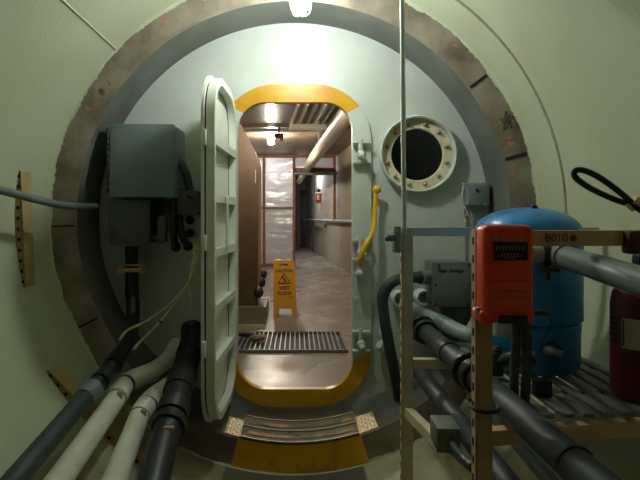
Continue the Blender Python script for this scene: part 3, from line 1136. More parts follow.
text_mb(mb, 'B010', 0.031, lambda p, xx=xx: Vector((xx + 0.016 + p.x, nb(xx + 0.016 + p.x) - 0.0028 - p.z, 1.077 + p.y)), 0.0004, -0.0003)
part(link('beam_marking', mb, M['ink'], tb), 'handwritten B010')
mb = MB()
xx = V(576, 238.5, 1.36).x
mb.lathe([(0.009, 0), (0.009, 0.003), (0.004, 0.006), (0, 0.006)], (xx, nb(xx) - 0.002, 1.077), (0, -1, 0), 10)
link('beam_bolt', mb, M['wood'], tb)
mb = MB()
mb.bar((0.46, 2.05 + CY, 0.553), (1.05, 2.05 + CY, 0.553), 0.004, 0.036)
mb.bar((0.46, 2.065 + CY, 0.5705), (1.05, 2.065 + CY, 0.5705), 0.03, 0.003)
link('shelf_beam', mb, M['post'], rk, smooth=False)
mb = MB()
mb.bar((0.47, nb(0.47), 0.552), (1.05, nb(1.05), 0.570), 0.004, 0.040)
mb.bar((0.47, nb(0.47) + .015, 0.5705), (1.05, nb(1.05) + .015, 0.589), 0.03, 0.003)
part(link('shelf_beam', mb, M['beam'], rk, smooth=False), 'beige near shelf beam')
mb = MB()
mb.bar((0.425, 2.05 + CY, 0.365), (0.472, 1.36 + CY, 0.425), 0.004, 0.036)
mb.bar((0.44, 2.05 + CY, 0.382), (0.487, 1.36 + CY, 0.442), 0.03, 0.003)
link('side_rail', mb, M['post'], rk, smooth=False)
x = 0.665
k = 0
while x < 1.06:
    mb = MB()
    y1 = 2.09 + CY
    mb.box((x, (nb(x) + 0.005 + y1) / 2, 0.604), (0.030, y1 - nb(x) - 0.005, 0.012), 0.002)
    link('slat', mb, M['slat'], rk)
    x += 0.056
    k += 1
mb = MB()
for y in (1.6, 1.85):
    mb.box((0.85, y + CY, 0.594), (0.40, 0.012, 0.008))
link('cross_wire', mb, M['dark'], rk)
mb = MB()
mb.box((0.892, nb(.89) - 0.012, 1.066), (0.05, 0.04, 0.062), 0.008)
part(link('beam_clamp', mb, M['maroon'], rk), 'dark maroon clamp on the B010 beam')
mb = MB()
zt = CZ - 190 * 1.35 / 520
mb.tube([(0.458, 1.34 + CY, zt), (0.49, 1.334 + CY, zt - 0.006), (0.52, 1.34 + CY, zt), (0.52, 1.39 + CY, zt + .006), (0.458, 1.39 + CY, zt + .006)], 0.005, 8, closed=True, sub=3)
tag(link('cable_tie', mb, M['black']), 'black tie looped round the near rack post', 'tie')

# grey box on the side rail with conduit
rb = thing('rail_box', (0.455, 1.6 + CY, 0.424), 'small grey box with conduit sitting on the lower side rail of the rack', 'box')
mb = MB(); mb.box((0.455, 1.6 + CY, 0.467), (0.07, 0.11, 0.074), 0.004, Matrix.Rotation(-0.06, 3, 'Z'))
link('box_body', mb, M['boxv'], rb)
mb = MB(); mb.tube([(0.458, 1.55 + CY, 0.462), (0.464, 1.5 + CY, 0.452), (0.47, 1.45 + CY, 0.453), (0.474, 1.40 + CY, 0.459)], 0.014, 12)
link('conduit_tail', mb, M['dgrey'], rb)

# orange box on the post
ob = thing('orange_instrument', V(504, 322, 1.3), 'bright orange-red instrument case hung on the near rack post', 'instrument')
c = V(506, 272, 1.28)
yF = 1.255 + CY
mb = MB(); mb.box((c.x, yF + 0.036, c.z + 0.005), (0.122, 0.066, 0.222), 0.014, seg=3)
ob_case = link('case', mb, M['orange'], ob)
mb = MB(); mb.box((c.x - 0.003, yF + 0.04, c.z - 0.108), (0.134, 0.072, 0.03), 0.009, seg=3)
link('base_cap', mb, M['orange'], ob)
mb = MB(); mb.box((c.x + 0.008, yF + 0.003, c.z - 0.112), (0.07, 0.006, 0.02), 0.001)
part(link('black_strip', mb, M['black'], ob), 'black strip at the foot')
mb = MB(); mb.box((c.x + 0.002, yF + 0.0025, c.z + 0.053), (0.084, 0.003, 0.046), 0.001)
pl = part(link('name_plate', mb, M['ink'], ob), 'black name plate with faded print')
mb = MB()
for k in range(9):
    hh = 0.009
    x0 = c.x - 0.032 + k * 0.0078
    mb.box((x0, yF + 0.0008, c.z + 0.06), (0.0022, 0.0008, hh))
    if k % 2 == 0:
        mb.box((x0 + 0.002, yF + 0.0008, c.z + 0.064), (0.004, 0.0008, 0.0016))
for z, w_ in ((0.046, 0.045), (0.041, 0.06), (0.036, 0.03)):
    mb.box((c.x, yF + 0.0008, c.z + z), (w_, 0.0006, 0.0014))
part(link('faded_print', mb, M['pwhite'], pl), 'faded unreadable print')
for dx, dz in ((-.034, .086), (.026, .087), (-.036, -.074), (.022, -.072)):
    mb = MB()
    mb.lathe([(0.005, 0), (0.005, 0.002), (0.002, 0.003), (0, 0.003)], (c.x + dx, yF + 0.003, c.z + dz), (0, -1, 0), 10)
    link('screw', mb, M['bolt'], ob_case)
mb = MB()
for z in (-0.02, -0.045, -0.06):
    mb.box((c.x, yF + 0.003, c.z + z), (0.09, 0.001, 0.0012))
link('case_line', mb, M['maroon'], ob)
mb = MB(); mb.cyl((c.x - 0.068, yF + 0.03, c.z - 0.09), (c.x - 0.068, yF + 0.03, c.z - 0.105), 0.007)
mb.box((c.x - 0.068, yF + 0.03, c.z - 0.097), (0.012, 0.016, 0.02), 0.003)
link('latch', mb, M['metal'], ob)
mb = MB()
mb.tube([V(531, 313, 1.32), V(545, 313, 1.33), V(551, 315, 1.34)], [0.006, 0.008, 0.004], 10)
mb.tube([V(551, 315, 1.34), V(551, 324, 1.36), V(545, 337, 1.42), V(538, 350, 1.5)], 0.0016, 6)
part(link('probe_lead', mb, M['black'], ob), 'black probe with thin lead')

# two hoses hanging below the orange case
for pts, lab in (([V(515, 312, 1.47), V(516, 340, 1.47), V(514, 375, 1.47), V(514, 418, 1.46)], 'dark hose hanging below the orange case, next to the rack post'),
                 ([V(525, 312, 1.46), V(527, 345, 1.46), V(526, 380, 1.46), V(524, 412, 1.46)], 'dark hose hanging below the orange case, further from the post')):
    mb = MB(); mb.tube(pts, 0.013, 12)
    tag(link('hanging_hose', mb, M['dgrey']), lab, 'hose', 'hoses below the orange case')

# blue tank
bt = thing('pressure_tank', (0.818, 1.85 + CY, 0.611), 'bright blue domed pressure tank standing on the slatted rack shelf', 'tank')
zt = 0.611
mb = MB()
R_ = 0.178
prof = [(0.10, 0.0), (0.158, 0.004), (0.169, 0.02), (0.171, 0.13), (0.173, 0.155), (0.165, 0.162), (R_, 0.172), (R_, 0.462), (0.176, 0.482), (0.167, 0.501), (0.149, 0.519), (0.12, 0.536), (0.082, 0.548), (0.04, 0.555), (0.0, 0.557)]
mb.lathe(prof, (0.818, 1.85 + CY, zt), (0, 0, 1), 56)
link('tank_body', mb, M['blue'], bt, angle=50)
mb = MB(); mb.lathe([(0.012, 0), (0.012, 0.014), (0.008, 0.02), (0, 0.02)], (0.82, 1.80 + CY, zt + 0.545), (0, -.1, 1), 14)
part(link('air_valve_cap', mb, M['dblue'], bt), 'dark blue air valve cap')
mb = MB(); mb.lathe([(R_ + 0.002, 0), (R_ + 0.002, 0.006)], (0.818, 1.85 + CY, zt + 0.302), (0, 0, 1), 56, closed=False)
link('seam_band', mb, M['blue'], bt)
mb = MB()
mb.lathe([(0.026, 0), (0.03, 0.004), (0.03, 0.02), (0.022, 0.024), (0.02, 0.05)], V(548, 347, 1.70), (0.15, -1, -0.1), 18)
mb.tube([V(548, 350, 1.66), V(552, 353, 1.61), V(562, 357, 1.59)], 0.018, 14)
part(link('port_elbow', mb, M['dgrey'], bt), 'dark grey elbow at the tank port')
mb = MB(); mb.box(V(542, 391, 1.52), (0.046, 0.04, 0.05), 0.006)
z_ = 0.61
o = link('foot_block', mb, M['black']); o.location.z = 0.6105
tag(o, 'small black block lying on the shelf slats in front of the blue tank', 'block')
mb = MB(); mb.tube([V(498, 362, 1.68), V(515, 357, 1.63), V(535, 358, 1.61)], 0.02, 12)
mb.cyl(V(497, 352, 1.68), V(497, 375, 1.68), 0.02)
mb.lathe([(0.012, 0), (0.016, 0.01), (0.01, 0.02), (0, 0.02)], V(497, 352, 1.68), (0, 0, 1), 12)
tag(link('tank_valve', mb, M['dgrey']), 'dark valve and pipe fitting at the foot of the blue tank', 'valve')

# large grey pipe
gp = thing('grey_pipe', V(600, 285, 1.5), 'big grey pipe with coupling in front of the blue tank at right', 'pipe')
p0, p1 = V(562, 256, 1.58), V(668, 290, 1.07)
mb = MB(); mb.tube([p0, p1], 0.0343, 24, smooth=False)
link('pipe_run', mb, M['grey'], gp)
mb = MB()
d = (p1 - p0).normalized()
mb.tube([p0 - d * 0.03, p0 + d * 0.035], 0.040, 24, smooth=False)
mb.sphere(p0 - d * 0.03, 0.0395)
link('elbow_coupling', mb, M['grey'], gp)
mb = MB()
q0 = p0 - d * 0.03
q1 = Vector((q0.x - 0.17, q0.y + 0.0, q0.z))
mb.tube([q0, q1], 0.032, 20, smooth=False)
mb.sphere(q1, 0.034)
mb.tube([q1, q1 + Vector((0, 0, -0.25))], 0.03, 20, smooth=False)
part(link('branch_run', mb, M['pale'], gp), 'pale branch pipe towards the orange case')
mb = MB()
mb.tube([q0 + Vector((-0.055, 0, 0)), q0 + Vector((-0.035, 0, 0))], 0.039, 20, smooth=False)
mb.box(q0 + Vector((-0.045, -0.03, -0.045)), (0.06, 0.03, 0.012), 0.003)
mb.box(q0 + Vector((-0.045, -0.03, -0.06)), (0.012, 0.012, 0.03), 0.003)
part(link('pipe_clamp', mb, M['dark'], gp), 'dark metal clamp')

# red extinguisher
ex = thing('fire_extinguisher', (0.992, 1.5 + CY, 0.611), 'dark red fire extinguisher standing at the right edge of the shelf', 'extinguisher')
mb = MB()
mb.lathe([(0.06, 0), (0.076, 0.01), (0.078, 0.02), (0.078, 0.27), (0.072, 0.305), (0.052, 0.332), (0.028, 0.345), (0.026, 0.37), (0, 0.37)], (0.992, 1.5 + CY, 0.611), (0, 0, 1), 40)
link('cylinder', mb, M['red'], ex)
def cylpatch(a0, a1, z0, z1, r, n=16):
    mb = MB()
    vs = []
    for k in range(n + 1):
        a = math.radians(a0 + (a1 - a0) * k / n)
        for z in (z0, z1):
            vs.append((0.992 + r * math.cos(a), 1.5 + CY + r * math.sin(a), z))
    mb.add(vs, [[2 * k, 2 * k + 2, 2 * k + 3, 2 * k + 1] for k in range(n)])
    return mb
part(link('paper_label', cylpatch(201, 268, 0.763, 0.848, 0.0790), M['label'], ex), 'cream paper label')
mb = cylpatch(203, 207, 0.77, 0.842, 0.0795)
for k in range(5):
    pass
part(link('label_print', mb, M['ink'], ex), 'dark print on the label')
mb = MB()
for k in range(5):
    m2 = cylpatch(168, 196, 0.775 + k * 0.016, 0.783 + k * 0.016, 0.0790)
    mb.add(m2.v, m2.f)
part(link('dark_print', mb, M['ink'], ex), 'dark instruction print')
mb = MB()
mb.box((1.0, 1.5 + CY, 1.0), (0.05, 0.035, 0.05), 0.006)
mb.bar((1.0, 1.5 + CY, 1.03), (1.06, 1.46 + CY, 1.05), 0.02, 0.008)
mb.bar((1.0, 1.5 + CY, 1.0), (1.06, 1.46 + CY, 1.01), 0.02, 0.008)
link('valve_handle', mb, M['black'], ex)

# black cable loop upper right
cl = thing('cable_loop', V(632, 200, 1.5), 'black cable bent into a loop and strapped at the right wall', 'cable')
mb = MB()
mb.tube([V(742, 198, 1.44), V(690, 212, 1.46), V(664, 216, 1.46), V(642, 211, 1.46), V(622, 194, 1.47), V(600, 178, 1.47), V(584, 170.5, 1.47), V(575, 171, 1.47), V(576, 178, 1.47), V(590, 188, 1.48), V(612, 198.5, 1.49), V(634, 206, 1.49), V(660, 216.5, 1.5), V(690, 215, 1.52), V(718, 205, 1.53)], 0.0085, 12)
link('cable', mb, M['black'], cl)
mb = MB(); mb.tube([V(631, 200.5, 1.475), V(637, 206, 1.475)], 0.021, 14, smooth=False)
part(link('tape_strap', mb, M['strap'], cl), 'tan tape strap')

# ------------------------------------------------------------------ right: pipes at the bulkhead
vb = thing('voltage_box', V(447, 305, 2.74), 'grey screwed box with handwritten words behind the rack', 'box')
mb = MB()
c = V(447, 282.5, 2.78)
mb.box(c, (0.208, 0.16, 0.235), 0.016, seg=3)
link('box_body', mb, M['boxv'], vb)
mb = MB(); mb.box(c + Vector((0, -0.084, 0)), (0.206, 0.012, 0.232), 0.005)
vb_lid = link('lid', mb, M['boxv'], vb)
for dx, dz in ((-.085, -.1), (.085, -.1), (.085, .1), (-.07, .1), (-.085, 0), (.09, 0)):
    mb = MB()
    mb.cyl(c + Vector((dx, -0.089, dz)), c + Vector((dx, -0.094, dz)), 0.0055, seg=10)
    link('screw', mb, M['ink'], vb_lid)
mb = MB()
text_mb(mb, 'High Voltage', 0.026, front(c + Vector((-0.006, -0.0915, 0.073))), 0.0004, 0.0003)
part(link('handwriting', mb, M['ink'], vb_lid), 'handwritten words')
mb = MB(); mb.box(V(459, 322, 2.84), (0.18, 0.12, 0.2), 0.015); mb.cyl(V(459, 305, 2.84), V(459, 298, 2.84), 0.04)
tag(link('mounting_pedestal', mb, M['boxd']), 'dark grey housing on the bulkhead beneath the handwritten box', 'housing')

mb = MB()
mb.tube([V(430, 277.5, 2.74), V(414, 277.5, 2.68), V(400, 279, 2.64), V(389, 285, 2.62), V(383, 297, 2.62), V(384, 315, 2.62), V(388, 340, 2.62), V(393, 365, 2.64), V(397, 385, 2.68), V(399, 398, 2.74)], 0.028, 18)
tag(link('bent_hose', mb, M['dgrey']), 'dark grey hose bent round from the handwritten box down beside the doorway', 'hose')
mb = MB(); mb.tube([V(428, 277.5, 2.735), V(420, 277.5, 2.70)], 0.036, 18, smooth=False)
tag(link('hose_collar', mb, M['grey']), 'grey collar joining the bent hose to the handwritten box', 'collar')
for px, py, lab in ((397.5, 297, 'open pale pipe socket behind the rack post, nearer the doorway'), (420.5, 295.5, 'open pale pipe socket just left of the handwritten box'), (424, 329, 'open pale pipe socket lowest on the bulkhead behind the rack')):
    mb = MB()
    c = V(px, py, 2.9)
    mb.mi = 0
    mb.lathe([(0.043, 0), (0.043, 0.085), (0.041, 0.09), (0.033, 0.09), (0.028, 0.01), (0, 0.01)], c, (0, -1, 0), 28)
    tag(link('pipe_socket', mb, M['white']), lab, 'pipe', 'open pipe sockets on the bulkhead')

pp = thing('pale_pipe', V(440, 330, 2.3), 'pale grey-green pipe slanting behind the rack with elbow', 'pipe')
mb = MB(); mb.tube([V(402, 305, 2.86), V(415, 310, 2.77), V(440, 322, 2.62)], 0.036, 20, smooth=False)
link('pipe_run', mb, M['pale'], pp)
mb = MB(); mb.tube([V(438, 321, 2.63), V(449, 326.5, 2.58)], 0.04, 20, smooth=False)
part(link('coupling', mb, M['grey'], pp), 'grey coupling')
mb = MB(); mb.tube([V(446, 325, 2.59), V(460, 332, 2.53), V(469, 334.5, 2.5), V(475, 328, 2.5), V(480, 318, 2.5), V(485, 304, 2.52)], 0.038, 20)
link('elbow', mb, M['pale'], pp)

PX, PZ = 0.575, 0.622
fp = thing('flanged_pipe', (PX, -0.8, PZ - 0.07), 'dark flanged pipe running along the rack above the lower pipe', 'pipe')
mb = MB(); mb.tube([(PX, 2.45 + CY, PZ), (PX, 0.75 + CY, PZ - 0.004)], 0.038, 24, smooth=False)
link('pipe_run', mb, M['dgrey'], fp)
for D0, r, w_ in ((2.40, 0.062, 0.025), (2.33, 0.055, 0.03), (1.98, 0.0425, 0.03), (1.74, 0.062, 0.022), (1.70, 0.052, 0.05)):
    mb = MB(); mb.lathe([(0.03, 0), (r - 0.004, 0), (r, 0.004), (r, w_ - 0.004), (r - 0.004, w_), (0.03, w_)], (PX, D0 + CY, PZ), (0, -1, 0), 28)
    link('collar' if r < 0.06 else 'flange', mb, M['blackpipe'], fp)
mb = MB(); mb.tube([(PX, 1.08 + CY, PZ), (PX, 1.07 + CY, PZ)], 0.0395, 24, smooth=False)
link('joint', mb, M['black'], fp)
mb = MB(); mb.tube([(0.545, 2.45 + CY, 0.445), (0.545, 0.85 + CY, 0.437)], 0.0345, 24, smooth=False)
mb.lathe([(0.03, 0), (0.042, 0), (0.042, 0.05), (0.03, 0.05)], (0.545, 2.42 + CY, 0.445), (0, -1, 0), 24)
tag(link('lower_pipe', mb, M['dgrey']), 'mottled dark grey pipe running along the tunnel below the flanged pipe', 'pipe')
mb = MB(); mb.tube([(0.69, 2.68 + CY, 0.5), (0.67, 0.9 + CY, 0.40)], 0.022, 16, smooth=False)
tag(link('side_conduit', mb, M['grey']), 'thin grey pipe in the dark underneath the slatted shelf', 'pipe')
mb = MB(); mb.tube([V(440, 348, 2.6), V(455, 354, 2.5), V(472, 362, 2.4), V(486, 368, 2.3)], 0.022, 14)
mb.tube([V(446, 342, 2.6), V(466, 349, 2.45), V(488, 354, 2.35)], 0.019, 14)
tag(link('branch_pipes', mb, M['dgrey']), 'pair of small dark joined pipes under the pale elbow pipe', 'pipe')
# valve cocks
for px, py, lab in ((385, 332, 'small pale valve with red handle behind the bent hose, upper'), (382, 346, 'small pale valve with red handle behind the bent hose, lower')):
    t = thing('valve_cock', V(px, py, 2.88), lab, 'valve', 'small valves beside the bent hose')
    mb = MB(); mb.sphere(V(px, py, 2.87), 0.03, (1, .9, 1)); mb.cyl(V(px, py, 2.915), V(px, py, 2.86), 0.018); mb.cyl(V(px, py, 2.87), V(px - 3, py - 1, 2.85), 0.018)
    link('valve_body', mb, M['white'], t)
    mb = MB(); mb.box(V(px + 5, py + 1, 2.855), (0.035, 0.012, 0.016), 0.003)
    part(link('valve_handle', mb, M['redvalve'], t), 'red valve handle')

# ================================================================== THE CORRIDOR
def wx(D):
    return 1.8875 - 0.075 * D
def lx(D):
    return wx(D) - 2.45
ZC = 2.62
D0, D1 = 3.06, 20.5
def slab(pts, z0, z1):
    mb = MB()
    n = len(pts)
    mb.add([(x, y, z0) for x, y in pts] + [(x, y, z1) for x, y in pts],
           [list(range(n))[::-1], list(range(n, 2 * n))] + [[k, (k + 1) % n, n + (k + 1) % n, n + k] for k in range(n)])
    return mb
pl_ = [(lx(D0) - .1, D0 + CY), (wx(D0) + .1, D0 + CY), (wx(D1) + .1, D1 + CY), (lx(D1) - .1, D1 + CY)]
struct('corridor_floor', slab(pl_, -0.08, 0.0), M['concrete'], smooth=False)
struct('corridor_ceiling', slab(pl_, ZC, ZC + 0.08), M['ceil'], smooth=False)
struct('corridor_wall_right', slab([(wx(D0), D0 + CY), (wx(D0) + .1, D0 + CY), (wx(D1) + .1, D1 + CY), (wx(D1), D1 + CY)], 0, ZC), M['block'], smooth=False)
struct('corridor_wall_left', slab([(lx(D0), D0 + CY), (lx(D0) - .1, D0 + CY), (lx(D1) - .1, D1 + CY), (lx(D1), D1 + CY)], 0, ZC), M['block'], smooth=False)
struct('corridor_wall_end', slab([(lx(D1), D1 + CY), (wx(D1), D1 + CY), (wx(D1), D1 + CY + .1), (lx(D1), D1 + CY + .1)], 0, ZC), M['block'], smooth=False)
# dark steel door at the far end
fd = MB()
fd.box((V(305.5, 200, 20.4).x, 20.42 + CY, 1.12), (0.42, 0.08, 2.24), 0.01)
df = struct('door_1', fd, M['dark'])
mb = MB(); mb.box((V(308, 200, 20.3).x, 20.35 + CY, 1.05), (0.04, 0.06, 0.12), 0.01)
link('door_handle', mb, M['metal'], df)

# partition of studs and plastic sheet
DP = 12.2
yp = DP + CY
pt = thing('stud_partition', (-0.4, yp, 0.0), 'wooden stud partition covered with clear plastic sheet across the corridor', 'partition')
def P_(px, py):
    return V(px, py, DP)
x_l, x_m, x_r = lx(DP) + 0.01, P_(294, 0).x, P_(334.5, 0).x
for x in (P_(264, 0).x, x_m, x_r):
    mb = MB(); zlow = 0.0 if x < x_r - 0.1 else 1.05
    mb.box((x, yp, (zlow + ZC - 0.005) / 2), (0.062, 0.09, ZC - 0.005 - zlow))
    link('stud', mb, M['wood'], pt, smooth=False)
mb = MB(); mb.box(((x_l + x_r) / 2, yp - 0.01, 2.575), (x_r - x_l, 0.1, 0.06)); link('top_plate', mb, M['wood'], pt, smooth=False)
mb = MB(); mb.box(((x_l + x_m) / 2, yp, 0.03), (x_m - x_l, 0.1, 0.06)); link('bottom_plate', mb, M['wood'], pt, smooth=False)
mb = MB(); mb.box(((x_l + x_m) / 2, yp, 1.365), (x_m - x_l, 0.07, 0.05)); link('mid_rail', mb, M['wood'], pt, smooth=False)
mb = MB(); mb.box(((x_m + x_r) / 2, yp, 2.26), (x_r - x_m, 0.09, 0.09)); link('header', mb, M['wood'], pt, smooth=False)
mb = MB(); mb.cyl((x_m, yp - 0.06, 2.17), (x_r + .05, yp - 0.06, 2.17), 0.045)
part(link('header_pipe', mb, M['grey'], pt), 'grey pipe under the header')
mb = MB()
mb.box(((x_l + x_m) / 2, yp + 0.05, 1.3), (x_m - x_l, 0.004, 2.58))
mb.box(((x_m + x_r) / 2, yp + 0.05, 2.43), (x_r - x_m, 0.004, 0.3))
part(link('plastic_sheet', mb, M['sheet'], pt, smooth=False), 'milky shiny plastic sheet')

# overhead insulated pipe
mb = MB()
op = thing('overhead_pipe', V(330, 135, 7), 'pale insulated pipe along the corridor ceiling, running over the partition header', 'pipe')
mb = MB(); mb.tube([V(380, 70, 4.4), V(310.5, 163, 10.9)], 0.105, 24, smooth=False); link('wrapped_run', mb, M['pipewrap'], op)
mb = MB(); mb.tube([V(311.5, 161.5, 10.8), V(299, 181.5, 16.5)], 0.08, 20, smooth=False); link('far_run', mb, M['pipewrap'], op)
for k in (0.35, 0.75):
    p = lerp(V(380, 70, 4.4), V(310.5, 163, 10.9), k)
    mb = MB(); mb.cyl(p + Vector((0, 0, .1)), Vector((p.x, p.y, ZC + .003)), 0.008, seg=8); link('hanger', mb, M['metal'], op)

# lamps
def corr_lamp(c, s, gm, label):
    t = thing('corridor_lamp', c, label, 'lamp', 'corridor lamps')
    mb = MB(); mb.lathe([(0.03, 0), (s * .9, 0.01), (s, 0.04), (s, s * 2.2), (s * .7, s * 3), (0.03, s * 3.2)], c - Vector((0, 0, s * 1.6)), (0, 0, 1), 20)
    part(link('glass_jar', mb, gm, t), 'glowing glass')
    mb = MB(); mb.cyl(c + Vector((0, 0, s * 1.55)), Vector((c.x, c.y, ZC + 0.003)), 0.025)
    link('stem', mb, M['metal'], t)
corr_lamp(V(270.5, 112, 5.0), 0.046, M['corrglass'], 'bright white corridor lamp nearest the hatch opening')
corr_lamp(V(271, 139.5, 9.3), 0.055, M['corrglass2'], 'glowing corridor lamp further back, near the plastic partition')
fx = thing('fluorescent_fixture', V(309, 130, 8.0), 'long white fluorescent fixture hung below the corridor ceiling', 'light fixture')
mb = MB(); mb.box(V(309, 127, 8.0), (0.53, 0.14, 0.075), 0.01); link('housing', mb, M['fixture'], fx)
for px in (294, 326):
    p = V(px, 124, 8.0)
    mb = MB(); mb.cyl(p, Vector((p.x, p.y, ZC + .003)), 0.006, seg=8); link('hanger', mb, M['metal'], fx)
# ceiling bars
for k in range(6):
    x0 = 0.02 + k * 0.115
    mb = MB(); mb.bar((x0, 6.6 + CY, ZC - 0.03), (x0 - 0.13, 8.4 + CY, ZC - 0.03), 0.028, 0.062)
    tag(link('ceiling_bar', mb, M['fixture'] if k in (0, 1, 3) else M['metal']), ['first', 'second', 'third', 'fourth', 'fifth', 'sixth'][k] + ' pale ceiling bar counted from the lamp side, above the fluorescent fixture', 'ceiling bar', 'ceiling bars above the fluorescent fixture')
mb = MB(); mb.cyl((lx(8.6), 8.6 + CY, 2.585), (wx(8.6), 8.6 + CY, 2.585), 0.03)
tag(link('cross_conduit', mb, M['metal']), 'grey conduit crossing the corridor under the ceiling behind the lamps', 'conduit')
el = thing('emergency_light', V(280, 142, 9.1), 'small black device with red end beside the second corridor lamp', 'device')
mb = MB(); mb.box(V(279, 136, 8.5), (0.14, 0.1, 0.07), 0.01); mb.cyl(V(279, 136, 8.5), Vector((V(279, 136, 8.5).x, 8.5 + CY, ZC + .003)), 0.012); link('housing', mb, M['black'], el)
mb = MB(); mb.box(V(281.5, 139.5, 8.5), (0.06, 0.08, 0.05), 0.01); part(link('red_end', mb, M['firered'], el), 'red end')
# fill light added behind the plastic sheet to brighten its top
ff = thing('far_fill_light', (lx(13) + 0.9, 12.95 + CY, 2.5), 'added fluorescent fill light behind the plastic sheet at the corridor far end', 'light fixture')
mb = MB(); mb.box((lx(13) + 0.9, 12.95 + CY, 2.585), (0.25, 1.2, 0.075), 0.01); link('housing', mb, M['fixture'], ff)
mb = MB()
for dx in (-.06, .06):
    mb.cyl((lx(13) + .9 + dx, 12.42 + CY, 2.525), (lx(13) + .9 + dx, 13.48 + CY, 2.525), 0.02, seg=12)
link('lamp_tube', mb, M['fillglass'], ff)

fb = copy_thing(ff, LOC[ff] + Vector((0.78, 3.0, 0)), 'added fluorescent fill light in the open far end of the corridor beyond the partition header')  # second fill light, hidden by the header, added to lift the far floor

# handrail with lock
hr = thing('wall_rail', (wx(14) - .07, 14 + CY, 1.07), 'grey pipe rail along the right corridor wall', 'rail')
mb = MB(); mb.cyl((wx(9.5) - .09, 9.5 + CY, 1.065), (wx(19.5) - .09, 19.5 + CY, 1.065), 0.03); link('rail_pipe', mb, M['metal'], hr)
for D in (10.6, 13, 15.5, 18):
    mb = MB(); mb.cyl((wx(D) - .09, D + CY, 1.06), (wx(D) + .005, D + CY, 1.03), 0.014, seg=10); link('bracket', mb, M['metal'], hr)
pk = thing('padlock', V(320.5, 229, 13.8), 'small padlock hanging from the corridor wall rail', 'padlock')
c = Vector((wx(13.9) - 0.09, 13.9 + CY, 0.97))
mb = MB(); mb.box(c + Vector((0, 0, -0.05)), (0.09, 0.04, 0.1), 0.01); link('lock_body', mb, M['dark'], pk)
mb = MB(); mb.tube([c + Vector((-.03, 0, 0)), c + Vector((-.033, 0, .09)), c + Vector((0, 0, .14)), c + Vector((.033, 0, .09)), c + Vector((.03, 0, 0))], 0.009, 8); link('shackle', mb, M['metal'], pk)
# fire alarm
fa = thing('fire_alarm', Vector((wx(15.7) - .04, 15.7 + CY, 1.62)), 'red fire alarm box on the right corridor wall', 'alarm')
mb = MB(); mb.box((wx(15.7) - .07, 15.7 + CY, 1.72), (0.1, 0.16, 0.27), 0.01); link('alarm_body', mb, M['firered'], fa)
mb = MB(); mb.box((wx(15.2) - .11, 15.45 + CY, 1.74), (0.17, 0.02, 0.24), 0.005); part(link('side_flag', mb, M['firered'], fa), 'red flag')
mb = MB(); mb.box((wx(15.2) - .12, 15.435 + CY, 1.74), (0.06, 0.008, 0.14)); part(link('flag_panel', mb, M['fixture'], fa), 'pale panel')
mb = MB(); mb.cyl((wx(15.7) - .03, 15.6 + CY, 1.95), (wx(15.7) - .12, 15.55 + CY, 1.97), 0.05); part(link('horn', mb, M['dark'], fa), 'dark horn above')
# vertical pipes near the far door
for px, r, lab in ((313.5, 0.06, 'dark vertical pipe against the far right corridor wall'), (296.8, 0.045, 'dark vertical pipe beside the partition stud')):
    D = 17.5 if px > 300 else 18.5
    x = V(px, 0, D).x
    mb = MB(); mb.cyl((x, D + CY, 0), (x, D + CY, ZC), r)
    tag(link('vertical_pipe', mb, M['dgrey']), lab, 'pipe', 'vertical pipes at the corridor far end')

# tall brown cabinet on a plinth
DB = 5.6
bc = thing('brown_cabinet', (V(235, 0, DB).x, DB + 0.3 + CY, 0.0), 'tall brown panelled cabinet with black knobs just inside the hatch on the left', 'cabinet')
def B_(px, py):
    p = V(px, py, DB)
    return (p.x, p.z)
ol = [B_(257.5, 306), B_(258, 164), B_(255, 151), B_(240, 123), B_(236, 118), B_(225, 112), B_(212, 112), B_(212, 306)]
mb = MB(); mb.plate(ol, [], 0.06, lambda p: p + Vector((0, DB + CY, 0)))
link('front_panel', mb, M['brownpanel'], bc, smooth=False)
ol2 = [(x - 0.004 if i < 4 else x, z - (0.006 if 1 < i < 7 else 0)) for i, (x, z) in enumerate(ol)]
mb = MB(); mb.plate(ol2, [], 0.55, lambda p: p + Vector((0, DB + 0.06 + CY, 0)))
part(link('rear_body', mb, M['tan'], bc, smooth=False), 'pale cabinet body behind the brown panel')
mb = MB()
zpl = B_(0, 306)[1]
mb.box((B_(238, 0)[0], DB + 0.3 + CY, zpl / 2), (0.6, 0.7, zpl))
part(link('plinth', mb, M['concrete'], bc, smooth=False), 'concrete plinth')
for px, py in ((256.5, 292.5), (257.5, 282.5), (258.5, 274.5)):
    p = V(px, py, DB - 0.0 + (292.5 - py) * 0.035)
    mb = MB(); mb.sphere((B_(258, 0)[0] + 0.005, p.y + .02, p.z), 0.055, (1, 1, 1.1))
    part(link('knob', mb, M['black'], bc), 'round black knob')
mb = MB(); mb.bar(V(255.2, 183, DB - .012), V(255.6, 170, DB - .012), 0.008, 0.008); link('handle', mb, M['metal'], bc)

